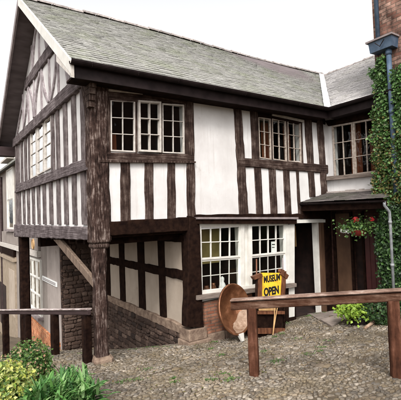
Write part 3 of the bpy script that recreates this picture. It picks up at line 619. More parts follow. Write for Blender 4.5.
for y in (3.0,5.98,6.62,7.3,7.95): SB(y,y+.28,4.1,5.95)
SB(8.22,8.5,2.6,5.95,t=.05,name='post')
ST((91,157),(91,168),(17,184.5),(17,192),m='thg',t=.06,name='rail',seg=10)
q=sq((91,167.5),(17,191.4),(17,193),(91,169.5)); mb=MB(); mb.prism(q,NS,.09,-.02); mb.build('moulding',M['thg'],house)
ST((91,227),(91,240),(16,224.5),(16,236.5),m='thg',t=.07,name='jetty_beam',seg=12,back=.2)
# tie beam under the gable, slightly proud
mb=MB(); mb.timber(yz(-.12,5.68),yz(-.12,6.0),yz(8.7,5.68),yz(8.7,6.0),NS,.10,.05,10,.01); mb.build('tie_beam',M['thg'],house)
ws_=window('window',('X',0.0),NS,SWq,[(1,4,.035,.016,.03,'offwhite'),(1,4,.035,.016,.03,'offwhite'),(1,4,.035,.016,.03,'offwhite')],'white',hS,depth_=.8)
mb=MB(); vs=[]
for z in (hS[2],hS[3]):
    for i in range(31): vs.append((.14+.012*math.sin(i*1.9), hS[0]+(hS[1]-hS[0])*i/30, z))
mb.add(vs,[(i,i+1,32+i,31+i) for i in range(30)]); sky_reflection=mat('sky_reflection_sheet',(.30,.29,.30),(.18,.18,.19),scale=(12,12,1),rough=.9,bump=0); mb.build('curtain_or_reflection',sky_reflection,ws_,recalc=False)  # pale sheet behind the panes paints the sky's reflection
# gable truss: collar, studs, curved braces
rz=lambda y: 9.37-.717*abs(y-4.46)-.14
M['tgab']=timber_mat('bleached_gable_oak', (14,14,3), dark=(.16,.13,.13), mid=(.26,.22,.225), light=(.42,.38,.38), bias=.02)
q=sq((21,81.5),(23,75.5),(52.5,52.0),(49.5,46.8)); zc0,zc1=min(p[2] for p in q),max(p[2] for p in q); print('collar',q)
yc0,yc1=2.45,6.5; mb=MB(); mb.timber(yz(yc0,7.28),yz(yc0,7.62),yz(yc1,7.28),yz(yc1,7.62),NS,.05,.03,8,.012); mb.build('collar_beam',M['thg'],house)
for y in (1.5,2.4,3.3,4.25,5.2,6.1,7.0): SB(y,y+.13,6.1,min(7.34,rz(y)-.02,rz(y+.13)-.02),m='tgab',t=.022)
for y in (3.4,4.4,5.4): SB(y,y+.13,7.6,min(rz(y),rz(y+.13))-.02,m='tgab',t=.022)
def curve(y0,z0,y1,z1,bow,w=.11,t=.03):
    mb=MB(); n=10; P=[]
    for i in range(n+1):
        k=i/n; P.append(np.array([y0+(y1-y0)*k, z0+(z1-z0)*k]))
    d=P[-1]-P[0]; d/=np.linalg.norm(d); pn=np.array([-d[1],d[0]])
    P=[p+pn*bow*math.sin(math.pi*i/n) for i,p in enumerate(P)]
    tt=t+random.uniform(-.003,.003); vs=[]
    for p in P:
        ww=w*random.uniform(.8,1.2); a=p-pn*ww/2; c=p+pn*ww/2; vs += [yz(a[0],a[1],.03),yz(a[0],a[1],-tt),yz(c[0],c[1],-tt),yz(c[0],c[1],.03)]
    fs=[(i*4+k,i*4+(k+1)%4,i*4+4+(k+1)%4,i*4+4+k) for i in range(n) for k in range(4)]+[(0,1,2,3),(n*4+3,n*4+2,n*4+1,n*4)]
    mb.add(vs,fs); mb.build('brace',M['tgab'],house)
for y0,z0,y1,z1,bw in ((.55,6.12,1.45,6.75,.05),(1.6,6.12,2.35,7.2,.16),(3.25,6.12,2.55,7.26,.16),(3.45,6.12,4.2,7.26,-.16),(5.15,6.12,4.4,7.26,-.16),(5.35,6.12,6.05,7.26,.16),(7.0,6.12,6.3,7.1,.12),(8.2,6.12,7.25,6.85,-.05),(2.75,7.62,3.4,8.2,-.08),(3.55,7.62,4.35,8.9,.14),(5.35,7.62,4.6,8.9,-.14)):
    curve(y0,z0,y1,z1,bw)

# --- corner post: broad jowled upper post, moulded cap, slender lower post, stone pad
def post_profile(mb, sections, cx, cy, jit=.008):
    rings=[]
    for z,w in sections:
        h=w/2; c=w*.16; r=[(-h+c,-h),(h-c,-h),(h,-h+c),(h,h-c),(h-c,h),(-h+c,h),(-h,h-c),(-h,-h+c)]
        rings.append([(cx+x+random.uniform(-jit,jit),cy+y+random.uniform(-jit,jit),z) for x,y in r])
    n=8; vs=[p for r in rings for p in r]; fs=[(i*n+k,i*n+(k+1)%n,(i+1)*n+(k+1)%n,(i+1)*n+k) for i in range(len(rings)-1) for k in range(n)]
    fs += [tuple(range(n))[::-1], tuple((len(rings)-1)*n+k for k in range(n))]; mb.add(vs,fs)
mb=MB(); post_profile(mb,[(z,.40) for z in np.arange(2.42,5.0,.18)]+[(5.15,.42),(5.4,.46),(5.6,.50),(5.85,.52)],.13,.13,.012); cp=mb.build('corner_post',M['tpost'],house,smooth=False)
mb=MB(); post_profile(mb,[(2.26,.30),(2.30,.36),(2.34,.36),(2.36,.33),(2.40,.40),(2.44,.40)],.11,.11,.002); mb.build('post_cap',M['tv'],cp)
mb=MB(); post_profile(mb,[(z,.235+.035*math.cos(z*3)**2) for z in np.arange(.10,2.42,.13)],.09,.09,.009); mb.build('post_shaft',M['tpost'],cp)
mb=MB(); post_profile(mb,[(-.25,.42),(.06,.40),(.12,.33)],.09,.09,.004); mb.build('stone_pad',M['block'],cp)
# bracket at the head of the post
mb=MB(); 
for k in range(5): mb.box((-.12+.0*k,-.16-.04*k,5.1+.12*k),(.0,.0,5.23+.12*k))
mb.build('bracket',M['tv'],cp)
# far post
mb=MB(); post_profile(mb,[(z,.34) for z in np.arange(-2.1,2.5,.3)],.16,8.28,.008); mb.build('jetty_post',M['td'],house)
mb=MB(); post_profile(mb,[(-2.4,.5),(-2.05,.46)],.16,8.28,.004); mb.build('stone_pad',M['block'],house)
# knee brace
a=onX(55,239.5,.1); c=onX(62,239.5,.1); d=onX(97,290,.1); e=onX(97,281,.1)
mb=MB(); mb.timber(a,c,d,e,NS,.05,.03,6,.006); mb.build('knee_brace',M['tbrace'],house)

# --- undercroft
UX=2.25
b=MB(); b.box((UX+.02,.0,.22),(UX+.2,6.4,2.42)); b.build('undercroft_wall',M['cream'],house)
def UT(y0,y1,z0,z1,vert=True,t=.04,name='stud'):
    mb=MB(); a=lambda y,z: np.array([UX+.02,y,z])
    if vert: mb.timber(a(y0,z0),a(y1,z0),a(y0,z1),a(y1,z1),NS,t+random.uniform(-.003,.003),.02,5,.01)
    else: mb.timber(a(y0,z0),a(y0,z1),a(y1,z0),a(y1,z1),NS,t+.012+random.uniform(-.003,.003),.02,9,.012)
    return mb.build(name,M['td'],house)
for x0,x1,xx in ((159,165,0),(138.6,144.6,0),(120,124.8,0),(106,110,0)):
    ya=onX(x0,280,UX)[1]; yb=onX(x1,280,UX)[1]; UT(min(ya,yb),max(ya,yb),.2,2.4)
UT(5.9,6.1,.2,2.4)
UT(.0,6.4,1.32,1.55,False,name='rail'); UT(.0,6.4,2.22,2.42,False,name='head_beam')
UT(.02,.35,.1,2.4,True,.06,'post')
mb=MB(); a=lambda y,z: np.array([UX-.02,y,z]); mb.timber(a(-.0,.02),a(-.0,.26),a(6.4,.06),a(6.4,.24),NS,.05,.1,10,.014); mb.build('sill_beam',M['block'],house)
b=MB(); b.box((UX-.02,-.02,-2.6),(UX+.3,6.4,.2)); b.build('stone_plinth',M['darkrubble'],house)
for i,(x,dx,y,dy,z0,z1) in enumerate(((2.02,.62,-.16,.5,-.35,.0),(2.06,.5,-.12,.45,.0,.27),(2.6,.5,-.10,.3,-.35,.06),(3.12,.62,-.09,.3,-.35,.04))):
    b=MB(); b.box((x,y,z0),(x+dx,y+dy,z1)); o=b.build('plinth_block',M['block'],house)
    mod=o.modifiers.new('b','BEVEL'); mod.width=.02; mod.segments=2
b=MB(); b.box((2.55,-.045,-.5),(4.05,.03,.82)); b.build('brick_plinth',M['brickx'],house)
b=MB(); b.box((4.05,-.05,-.5),(5.62,.03,.95)); b.build('panelled_dado',M['td'],house)
def rubble(name, plane, val, u0,u1,v0,v1, m, bottom=None):
    mb=MB(); v=v0
    while v<v1:
        h=random.uniform(.07,.19); u=u0-random.random()*.1
        while u<u1:
            w=random.uniform(.12,.42)*(.7+h*2.2); a=max(u,u0)+.008; c=min(u+w,u1)-.008; u+=w
            if c-a<.05: continue
            hh=h*random.uniform(.8,1.0); b0=v+random.uniform(-.012,.012); p=random.uniform(.015,.06); e=min(.035,(c-a)*.22,hh*.3)
            def P(x,y,d): return (val-d,x,y) if plane=='X' else (x,val-d,y)
            j=lambda s_=.014: random.uniform(-s_,s_)
            outer=[(a+e+j(),b0+j()*.5),(c-e+j(),b0+j()*.5),(c+j()*.4,b0+e+j()),(c+j()*.4,b0+hh-e+j()),(c-e+j(),b0+hh+j()*.5),(a+e+j(),b0+hh+j()*.5),(a+j()*.4,b0+hh-e+j()),(a+j()*.4,b0+e+j())]
            cx_,cy_=(a+c)/2,b0+hh/2; ins=[(cx_+(x-cx_)*.80,cy_+(y-cy_)*.74) for x,y in outer]
            vs=[P(x,y,-.02) for x,y in outer]+[P(x,y,p*.55) for x,y in outer]+[P(x,y,p+j(.006)) for x,y in ins]+[P(cx_+j(),cy_+j(),p+.006)]
            fs=[(r*8+k,r*8+(k+1)%8,(r+1)*8+(k+1)%8,(r+1)*8+k) for r in (0,1) for k in range(8)]+[(16+k,16+(k+1)%8,24) for k in range(8)]
            mb.add(vs,fs)
        v+=h+.008
    return mb.build(name,m,house)
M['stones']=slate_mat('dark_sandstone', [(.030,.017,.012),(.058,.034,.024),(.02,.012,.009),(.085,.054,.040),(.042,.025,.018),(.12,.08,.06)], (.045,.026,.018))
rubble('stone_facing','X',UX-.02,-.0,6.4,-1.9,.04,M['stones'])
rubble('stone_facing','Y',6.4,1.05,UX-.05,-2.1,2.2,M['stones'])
# cross wall at the back of the undercroft, deep beam and recessed wall with shop sign
b=MB(); b.box((1.02,6.4,-2.9),(UX+.3,6.6,2.45)); b.build('cross_wall',M['darkrubble'],house)
b=MB(); b.box((1.0,6.6,-2.9),(1.2,8.45,2.45)); b.build('recessed_wall',M['greyplaster'],house)
b=MB(); b.box((.3,6.25,1.98),(1.02,6.6,2.45)); b.build('cross_beam',M['td'],house)
# floor of the jetty: boards and joists
b=MB(); b.box((.05,.05,2.46),(2.5,GY,2.515)); b.build('jetty_floor',M['td'],house)
for i in range(14):
    b=MB(); b.box((.12,.45+i*.58,2.30),(2.2,.60+i*.58,2.455)); b.build('joist',M['td'],house)

# --- roof
EZ,EY,RY,RZ=5.84,-.46,4.46,9.37
VX0,VX1=6.86,12.95
def roof_pt(x,y): 
    return RZ-(RY-y)*(RZ-EZ)/(RY-EY)
def sag(x,k):   # gentle sag of the old ridge and slope
    return 0.05*math.sin((x+.5)/13*math.pi*2.0)*k
def valley_x(y): return VX0+(y-EY)/(RY-EY)*(VX1-VX0)
sl=math.hypot(RY-EY,RZ-EZ)
def slates(origin, along, upv, ncourse, length, lim_lo, lim_hi, m, name, gauge_len):
    along=np.array(along,float); upv=np.array(upv,float); nrm=np.cross(along,upv); nrm/=np.linalg.norm(nrm)
    if nrm[2]<0: nrm=-nrm
    Vv=[];F=[]
    s=0.0; k=0; g=gauge_len
    while s<ncourse:
        gg=g*(1.15-.35*s/ncourse)     # courses diminish towards the ridge
        lo=lim_lo(s); hi=lim_hi(s); x=lo-random.random()*.2
        while x<hi:
            w=random.uniform(.15,.32)*(1.1-.3*s/ncourse); a=max(x,lo); c=min(x+w-.008,hi); x+=w
            if c-a<.03: continue
            th=random.uniform(.008,.014); lift=random.uniform(.014,.021); d0=random.uniform(-.010,.010)
            s0=s+d0; s1=min(s+gg*1.25, ncourse+.02)
            P=[]
            for (u,v,hgt) in ((a,s0,lift),(c,s0,lift+random.uniform(-.006,.006)),(c,s1,.004),(a,s1,.004)):
                P.append(np.array(origin)+along*u+upv*v+nrm*(hgt+.0)+np.array([0,0,sag(u,v/ncourse)]))
            Q=[p-nrm*th for p in P]; o=len(Vv); Vv+=P+Q
            F+=[(o,o+1,o+2,o+3),(o+1,o,o+4,o+5),(o,o+3,o+7,o+4),(o+2,o+1,o+5,o+6)]
        s+=gg; k+=1
    return big(name,np.array(Vv),np.array(F),m,house)
upv=np.array([0,RY-EY,RZ-EZ])/sl
fr=lambda s: EY+upv[1]*s
slates((0,EY,EZ),(1,0,0),upv,sl,14,lambda s:-.52,lambda s:valley_x(fr(s))-.06,M['slate'],'roof_slates',.155)
b=MB()
# decking under the slates (both slopes) with a thickness, closed underside
def deck(p,t=.10): b.hexa([np.array(q)-np.array([0,0,.012]) for q in p],[np.array(q)-np.array([0,0,t]) for q in p])
deck([(-.5,EY+.02,EZ),(VX0,EY+.02,EZ),(VX1,RY,RZ-.0),(-.5,RY,RZ-.0)])
deck([(-.5,RY,RZ),(VX1,RY,RZ),(VX1,RY+(RY-EY),EZ),(-.5,RY+(RY-EY),EZ)])
b.build('roof_deck',M['decking'],house)
# far slope covering
up2=np.array([0,-(RY-EY),RZ-EZ])/sl
slates((0,RY+(RY-EY),EZ),(1,0,0),up2,sl,14,lambda s:-.52,lambda s:12.9,M['slate'],'roof_slates',.30)
# wing roof
wsl=math.hypot(VX1-VX0,RZ-.12-EZ); upw=np.array([VX1-VX0,0,RZ-.12-EZ])/wsl
frx=lambda s: VX0+upw[0]*s
def vy(x): return EY+(x-VX0)/(VX1-VX0)*(RY-EY)
slates((VX0,0,EZ),(0,1,0),upw,wsl,6,lambda s:-6.0,lambda s:vy(frx(s))-.05,M['slate2'],'wing_slates',.155)
b=MB(); b.hexa([(VX0,-6,EZ-.012),(VX0,EY,EZ-.012),(VX1,RY,RZ-.13),(VX1,-6,RZ-.13)],[(VX0,-6,EZ-.1),(VX0,EY,EZ-.1),(VX1,RY,RZ-.22),(VX1,-6,RZ-.22)])
b.hexa([(VX1,-6,RZ-.13),(VX1,RY,RZ-.13),(VX1+6,RY,EZ),(VX1+6,-6,EZ)],[(VX1,-6,RZ-.22),(VX1,RY,RZ-.22),(VX1+6,RY,EZ-.1),(VX1+6,-6,EZ-.1)]); b.build('wing_roof_deck',M['soffit'],house)
# white lead in the valley
mb=MB(); dv=np.array([VX1-VX0,RY-EY,RZ-EZ],float); w=.13
A=np.array([VX0,EY,EZ])-dv*.012; B=np.array([VX1,RY,RZ])
mb.add([A+(-w,0,.045-0),A+(0,0,.02),A+(0,-w*.2,.045),B+(-w,0,.045-.01),B+(0,0,.02),B+(0,-w*.9,.0)],[(0,1,4,3),(1,2,5,4)])
A2=A+np.array([0,0,.03]);
mb.timber(A2+(-.13,.02,.02),A2+(.10,-.04,.02),B+(-.13,.02,.05),B+(.10,-.06,.0),(0,0,1),.045,.03,10,.01); mb.build('valley_lead',M['lead'],house)
# patch strip of paler slates on the wing
P=lambda y,s: np.array([VX0,0,EZ])+upw*s+np.array([0,y,0])+np.array([-.3,0,.6])*.075
# ridge tiles
def ridge(p0,p1,ln=.46,r=.13,par=house,lift=.0,sg=True):
    p0=np.array(p0,float); p1=np.array(p1,float); L=np.linalg.norm(p1-p0); d=(p1-p0)/L; side=np.cross(d,(0,0,1)); side/=np.linalg.norm(side); mb=MB(); s=0
    while s<L:
        e=min(s+ln-.01,L); tz=random.uniform(-.01,.02); vs=[]
        for t,rr in ((s,r),(s+.04,r*1.12),(s+.045,r*.98),(e,r*.95)):
            for k in range(7):
                a=math.pi*k/6; off=p0+d*t+side*rr*math.cos(a)*1.15+np.array([0,0,rr*math.sin(a)*.9-.045+tz]); off=off+np.array([0,0,sag(off[0],1) if sg else 0]); vs.append(off)
        fs=[(i*7+k,i*7+k+1,(i+1)*7+k+1,(i+1)*7+k) for i in range(3) for k in range(6)]+[(0,1,2,3,4,5,6)]
        mb.add(vs,fs); s+=ln
    return mb.build('ridge_tiles',M['ridge'],par)
ridge((-.5,RY,RZ),(VX1,RY,RZ)); ridge((VX1,RY,RZ-.1),(VX1,-6,RZ-.1),sg=False)
# barge boards, near one white, far one brown
def barge(y0,z0,y1,z1,hgt,x0,x1,m,name):
    mb=MB(); mb.hexa([(x0,y0,z0),(x0,y1,z1),(x0,y1,z1-hgt),(x0,y0,z0-hgt)],[(x1,y0,z0),(x1,y1,z1),(x1,y1,z1-hgt),(x1,y0,z0-hgt)]); return mb.build(name,m,house)
barge(EY-.02,EZ+.0,RY,RZ+.03,.26,-.56,-.505,M['white'],'barge_board')
barge(RY+.002,RZ+.03,2*RY-EY,EZ,.26,-.56,-.505,M['bargegrey'],'barge_board')
# boxed eaves end (pale) at the foot of the near slope
mb=MB(); mb.hexa([(-.555,EY-.05,EZ-.02),(-.555,.5,EZ+.64),(-.555,.5,EZ+.30),(-.555,EY-.05,EZ-.34)],[(-.50,EY-.05,EZ-.02),(-.50,.5,EZ+.64),(-.50,.5,EZ+.30),(-.50,EY-.05,EZ-.34)])
mb.build('eaves_box_end',M['offwhite'],house)
# soffit and fascia
b=MB(); b.box((-.50,EY+.03,EZ-.30),(WX-.45,.0,EZ-.26)); b.build('soffit',M['td'],house)
b=MB(); b.box((-.50,EY,EZ-.32),(VX0,EY+.03,EZ-.02)); b.build('fascia',M['gutter'],house)
b=MB(); b.box((VX0+.02,-6,EZ-.30),(WX,EY,EZ-.26)); b.box((VX0,-6,EZ-.32),(VX0+.02,EY,EZ-.02)); b.build('wing_fascia',M['gutter'],house)
b=MB(); b.box((-.5,2*RY-EY-.45,EZ-.45),(.05,2*RY-EY-.02,EZ-.1)); b.build('eaves_box_end',M['soffit'],house)
# rafters' end plate in shade beneath the far soffit is the deck itself; gutters
def gutter(p0,p1,r,name='gutter'):
    p0=np.array(p0,float); p1=np.array(p1,float); d=(p1-p0)/np.linalg.norm(p1-p0); side=np.cross(d,(0,0,1)); mb=MB(); K=9; vs=[]
    for p in (p0,p1):
        for rr in (r,r-.008):
            for k in range(K): a=math.pi*k/(K-1); vs.append(p+side*rr*math.cos(a)-np.array([0,0,rr*math.sin(a)]))
    fs=[]
    for k in range(K-1): fs += [(k,k+1,2*K+k+1,2*K+k),(K+k,3*K+k,3*K+k+1,K+k+1)]
    fs += [(0,2*K,3*K,K),(K-1,2*K-1,4*K-1,3*K-1)]+[(k,K+k,K+k+1,k+1) for k in range(K-1)]+[(2*K+k,2*K+k+1,3*K+k+1,3*K+k) for k in range(K-1)]
    mb.add(vs,fs)
    L=np.linalg.norm(p1-p0); t=.4
    while t<L: 
        c=p0+d*t; mb.tube([c+side*(r+.004)*math.cos(a)-np.array([0,0,(r+.004)*math.sin(a)]) for a in np.linspace(0,math.pi,8)],.008,5); t+=.95
    return mb.build(name,M['gutter'],house)
gutter((-.58,EY-.085,EZ-.02),(VX0-.0,EY-.085,EZ-.04),.085); gutter((VX0-.085,-6,EZ-.03),(VX0-.085,EY-.12,EZ-.04),.08)

# --- lean-to canopy over the entrance
CX=6.05; CYR=-2.55
cv=[(CX,.0,3.10),(CX,CYR,3.05),(WX,-1.62,3.36),(WX,.0,3.37)]
b=MB(); b.hexa([np.array(p) for p in cv],[np.array(p)-np.array((0,0,.09)) for p in cv]); can=b.build('canopy_roof',M['td'],house)
cu=np.array([WX-CX,0,.27]); cl=np.linalg.norm(cu); cu/=cl
o=slates((CX-.05,0,3.10),(0,1,0),cu,cl,3,lambda s:CYR+.93*s/1.28,lambda s:-.0,M['slate3'],'canopy_slates',.22)
mb=MB()
x=-1.6
while x<0:   # ragged mortar fillet at the wall
    w=random.uniform(.08,.22); mb.box((WX-.10-random.random()*.03,x,3.35),(WX-.0,min(x+w,0),3.40+random.random()*.03)); x+=w
mb.build('mortar_fillet',M['greyplaster'],house)
b=MB(); b.box((CX+.02,CYR,2.86),(CX+.10,.0,3.00)); b.build('canopy_beam',M['td'],house)
gutter((CX-.04,CYR-.05,3.05),(CX-.04,-.02,3.09),.055,'canopy_gutter')
mb=MB(); px_,py_=CX-.04,CYR-.02
mb.tube([(px_,py_,3.02),(px_,py_,2.93),(px_+.06,py_-.02,2.86),(px_+.14,py_-.03,2.78),(px_+.15,py_-.03,2.6),(px_+.15,py_-.03,.25)],.034,10)
for z in (2.5,1.5,.6): mb.tube([(px_+.15,py_-.03,z),(px_+.15,py_-.03,z+.07)],.045,10)
mb.build('downpipe',M['pipegrey'],house,smooth=True)
# lower wing wall features: timber doors and panels
def wingp(xa,xb,z0,z1,m,t,name):
    y0=onX(xa,250,WX)[1]; y1=onX(xb,250,WX)[1]; b=MB(); b.box((WX+.02-t,min(y0,y1),z0),(WX+.02,max(y0,y1),z1)); return b.build(name,M[m],house)
wingp(337.5,351.8,.0,2.75,'tanpanel',.05,'plank_panel'); wingp(334.8,337.4,-.2,2.8,'td',.09,'post'); wingp(352,354,-.2,2.8,'td',.08,'door_frame')
wingp(363.5,365.5,-.2,2.8,'td',.08,'door_frame'); d2=wingp(365.8,381,-.1,2.6,'maroon',.05,'door')
for k in range(3):
    y0=onX(367.5+4.6*k,250,WX)[1]; b=MB(); b.box((WX-.045,y0-.10,.3),(WX-.035,y0,2.3)); b.build('door_panel',M['maroon'],d2)
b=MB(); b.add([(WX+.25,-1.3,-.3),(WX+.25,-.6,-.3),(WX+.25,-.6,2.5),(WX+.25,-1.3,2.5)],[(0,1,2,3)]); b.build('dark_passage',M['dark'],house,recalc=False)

# ------------------------------------------------------------------ brick house with hopper and pipes, ivy
TX=6.9
bh=empty('brick_house',(TX+1.5,TY-2,0),'red-brown brick house corner at the right edge with blue-grey hopper and pipe','house')
b=MB(); b.box((TX,-20,-.6),(TX+5,TY,12)); b.build('wall',M['brick'],bh)
b=MB(); b.box((TX-.25,-20.2,12),(TX+5,TY+.2,12.12)); b.build('roof',M['slate'],bh)
y0=onX(371.5,45,TX-.15)[1]; y1=onX(395.5,45,TX-.15)[1]; z0=onX(376,53.5,TX-.15)[2]; z1=onX(376,43.5,TX-.15)[2]
mb=MB(); mb.hexa([(TX-.30,y0+.0,z1),(TX-.30,y1,z1),(TX-.27,y1+.02,z0),(TX-.27,y0-.02,z0)],[(TX-.0,y0,z1),(TX-.0,y1,z1),(TX-.0,y1+.03,z0),(TX-.0,y0-.05,z0)]); hop=mb.build('hopper',M['bluegrey'],bh)
mb=MB(); mb.box((TX-.35,y1-.03,z1+.002),(TX,y0+.05,z1+.045)); mb.build('lid',M['bargegrey'],hop)
mb=MB(); 
ym=(y0+y1)/2
mb.tube([(TX-.345,ym+.10,z1-.07),(TX-.345,ym-.02,z0+.06),(TX-.345,ym-.14,z1-.06)],.012,6); mb.build('bracket',M['gutter'],hop)
yp=onX(377.3,20,TX-.06)[1]
mb=MB(); mb.tube([(TX-.07,yp,z1+.05),(TX-.07,yp,12)],.055,10); mb.build('downpipe',M['bluegrey'],bh,smooth=True)
yq=onX(389.5,60,TX-.12)[1]
mb=MB(); mb.tube([(TX-.14,yq,z0+.02),(TX-.14,yq,3.2)],.062,10)
for z in (z0-.15,5.2,4.1): mb.tube([(TX-.14,yq,z),(TX-.14,yq,z+.1)],.078,10)
mb.build('downpipe',M['bluegrey'],bh,smooth=True)

def leaves(name, pts, nrm, size, m, parent=None, droop=.3, aspect=1.2, spread=.7):
    pts=np.asarray(pts,float); n=len(pts); nrm=np.asarray(nrm,float)+rng.normal(0,spread,(n,3)); nrm/=np.linalg.norm(nrm,axis=1)[:,None]
    t=rng.normal(0,1,(n,3)); t[:,2]-=droop*3; t-=nrm*(t*nrm).sum(1)[:,None]; t/=np.linalg.norm(t,axis=1)[:,None]; s=np.cross(nrm,t)
    sz=(size*rng.uniform(.6,1.3,n))[:,None]; w=sz/aspect*.5
    a=pts; b_=pts+t*sz*.42+s*w+nrm*sz*.10; c=pts+t*sz; d=pts+t*sz*.42-s*w+nrm*sz*.10; mid=pts+t*sz*.5-nrm*sz*.02
    Vv=np.stack([a,b_,c,d,mid],1).reshape(-1,3); o=np.arange(n)[:,None]*5
    F=np.concatenate([o+np.array([[0,1,4]]),o+np.array([[1,2,4]]),o+np.array([[2,3,4]]),o+np.array([[3,0,4]])])
    return big(name,Vv,F,m,parent)
iv=empty('ivy',(TX-.1,TY-.6,0),'thick green ivy climbing the brick wall beneath the hopper, browner lower down','ivy')
def fbm(y,z): return .5*np.sin(3.1*y+1.7*z)+.35*np.sin(7.3*y-5.1*z+1)+.25*np.sin(13*y+11*z)
n=60000; y=rng.uniform(-5.2,TY+.12,n); z=rng.uniform(.2,6.75,n); f=fbm(y,z)
top=6.45+.25*np.sin(y*5)+.15*np.sin(y*13); edge=TY+.03+.07*np.sin(z*4.1)+.05*np.sin(z*11)+np.where(z<4.6,.06,0)
k=(z<top)&(y<edge)&(f>-1.2); y,z,f=y[k],z[k],f[k]
x=TX-.05-rng.uniform(0,1,len(y))**1.5*(.10+.10*(f+1))-np.where(z<4.7,.04,0)
# leave the pipe clear in its upper part
pc=(np.abs(y-yq)<.085)&(z>4.6)&(x<TX-.10); x,y,z=x[~pc],y[~pc],z[~pc]
p=np.stack([x,y,z],1); nn=np.tile([-1,0,.35],(len(p),1)); brown=(z+.5*np.sin(y*4)+rng.normal(0,.5,len(z))<4.6)&(rng.uniform(0,1,len(z))<.55)
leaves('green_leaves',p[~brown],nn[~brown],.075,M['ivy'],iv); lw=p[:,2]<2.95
leaves('brown_leaves',p[brown&~lw],nn[brown&~lw],.068,M['ivybrown'],iv); leaves('shaded_leaves',p[lw],nn[lw],.08,M['darkleaf'],iv)  # shade below the canopy put into the lowest leaves' darker colour
mb=MB()
for i in range(9):
    yy=TY-.1-i*.33; pts=[(TX-.03,yy+.08*math.sin(j*1.3+i),.1+j*.55) for j in range(11)]; mb.tube(pts,[.022-.0014*j for j in range(11)],5)
mb.build('stem',M['twig'],iv)

# ------------------------------------------------------------------ neighbouring row house down the lane (wall on X = 1)
NX=1.0
nb=empty('plastered_row_house',(NX,12,-2.6),'pale plastered house down the lane behind the gable, with shop windows','house')
def nrect(xa,xb,ya,yb,X=NX):
    a=onX(xa,ya,X); c=onX(xb,yb,X); return (min(a[1],c[1]),max(a[1],c[1]),min(a[2],c[2]),max(a[2],c[2]))
b=MB(); b.box((NX,8.5,-5.5),(NX+6,26,5.9)); b.build('wall',M['nbplaster'],nb)
b=MB(); b.hexa([(NX-.3,8.6,5.9),(NX-.3,26.2,5.9),(NX+3,26.2,7.6),(NX+3,8.6,7.6)],[(NX-.3,8.6,5.8),(NX-.3,26.2,5.8),(NX+3,26.2,7.5),(NX+3,8.6,7.5)]); b.build('roof',M['slate'],nb)
def nwin(xa,xb,yt,yb,cols,rows,blind_or_lit_panel=None,name='window'):
    yf=onX(xa,(yt+yb)/2,NX)[1]; yn=onX(xb,(yt+yb)/2,NX)[1]; zt=onX((xa+xb)/2,yt,NX)[2]; zb=onX((xa+xb)/2,yb,NX)[2]
    q=[np.array((NX-.03,yf,zt)),np.array((NX-.03,yn,zt)),np.array((NX-.03,yn,zb)),np.array((NX-.03,yf,zb))]
    f=MB(); gl=MB(); bars(f,q,NS,cols,rows,.09,.04,.05,.04,gl); r=f.build(name,M['white'],nb)
    bk=MB(); bk.add([p+np.array((.025,0,0)) for p in q],[(0,1,2,3)]); bk.build('pane_backing',M['dark'],r,recalc=False); gl.build('glass',M['glass'],r,recalc=False)
    s=MB(); s.box((NX-.22,min(yn,yf)-.1,zb-.12),(NX,max(yn,yf)+.1,zb)); s.build('sill',M['bargegrey'],r)
    if blind_or_lit_panel:
        h=MB(); h.box((NX-.05,min(yn,yf)+.1,zt-(zt-zb)*blind_or_lit_panel),(NX-.035,max(yn,yf)-.1,zt-.1)); h.build('blind_or_lit_panel',M['white'],r)
    return r
nwin(8,14.5,168,229,1,2,.52); nwin(5.5,11,138,159,1,2)
nwin(29.5,42.5,258,311,3,3)
# fascia band with roundel and white moulding
b=MB(); ya=onX(1,250,NX)[1]; yb_=onX(41,255,NX)[1]; b.box((NX-.10,yb_,1.62),(NX,24,2.25)); b.build('shop_fascia',M['nbplaster'],nb)
b=MB(); b.box((NX-.16,yb_,1.36),(NX,24,1.60)); b.build('fascia_moulding',M['offwhite'],nb)
c=onX(33.5,244,NX-.1); b=MB(); b.lathe([(0,.04),(.13,.04),(.17,.02),(.20,.05),(.23,.0)],c,(-1,0,0),20); b.build('roundel',M['tan'],nb)
# shopfront at the far left
ys=onX(17,290,NX)[1]
b=MB(); b.box((NX-.08,ys,-4.4),(NX-.002,24,.95)); sf=b.build('shopfront',M['shop'],nb)
for xa,xb,yt,yb in ((0,7,281,330),(9,15.5,268,318)):
    r=nrect(xa,xb,yt,yb,NX-.08); b=MB(); b.box((NX-.10,r[0],r[2]),(NX-.082,r[1],r[3])); b.build('panel',M['cream'] if xa else M['dark'],sf)
b=MB(); b.box((NX-.14,ys,.95),(NX-.002,24,1.34)); b.build('fascia_board',M['td'],nb)
b=MB(); b.box((NX-.20,ys-.1,.72),(NX-.002,24,.88)); b.build('cornice',M['shop'],nb)
# brick base under the shop window
r=nrect(29,48,314,345); b=MB(); b.box((NX-.06,6.7,-3.6),(NX-.002,r[1],r[3])); b.build('brick_base',brick_mat('orange_brick',(.42,.14,.06),(.50,.24,.12),(.20,.13,.09),'Y'),nb)
# dark lane post / downpipe
mb=MB(); c=onX(1.2,200,NX-.08); mb.tube([(NX-.08,c[1],5.6),(NX-.08,c[1],-4)],.08,8); mb.build('downpipe',M['soffit'],nb)
# items on the ledge of the far window: a small white gull shape of plaster
c=onX(9.5,157,NX-.2); c2=onX(5,161,NX-.2); mb=MB(); mb.box((NX-.4,min(c[1],c2[1])-.5,c2[2]-.12),(NX,max(c[1],c2[1])+.3,c2[2]-.02)); mb.build('ledge',M['offwhite'],nb)
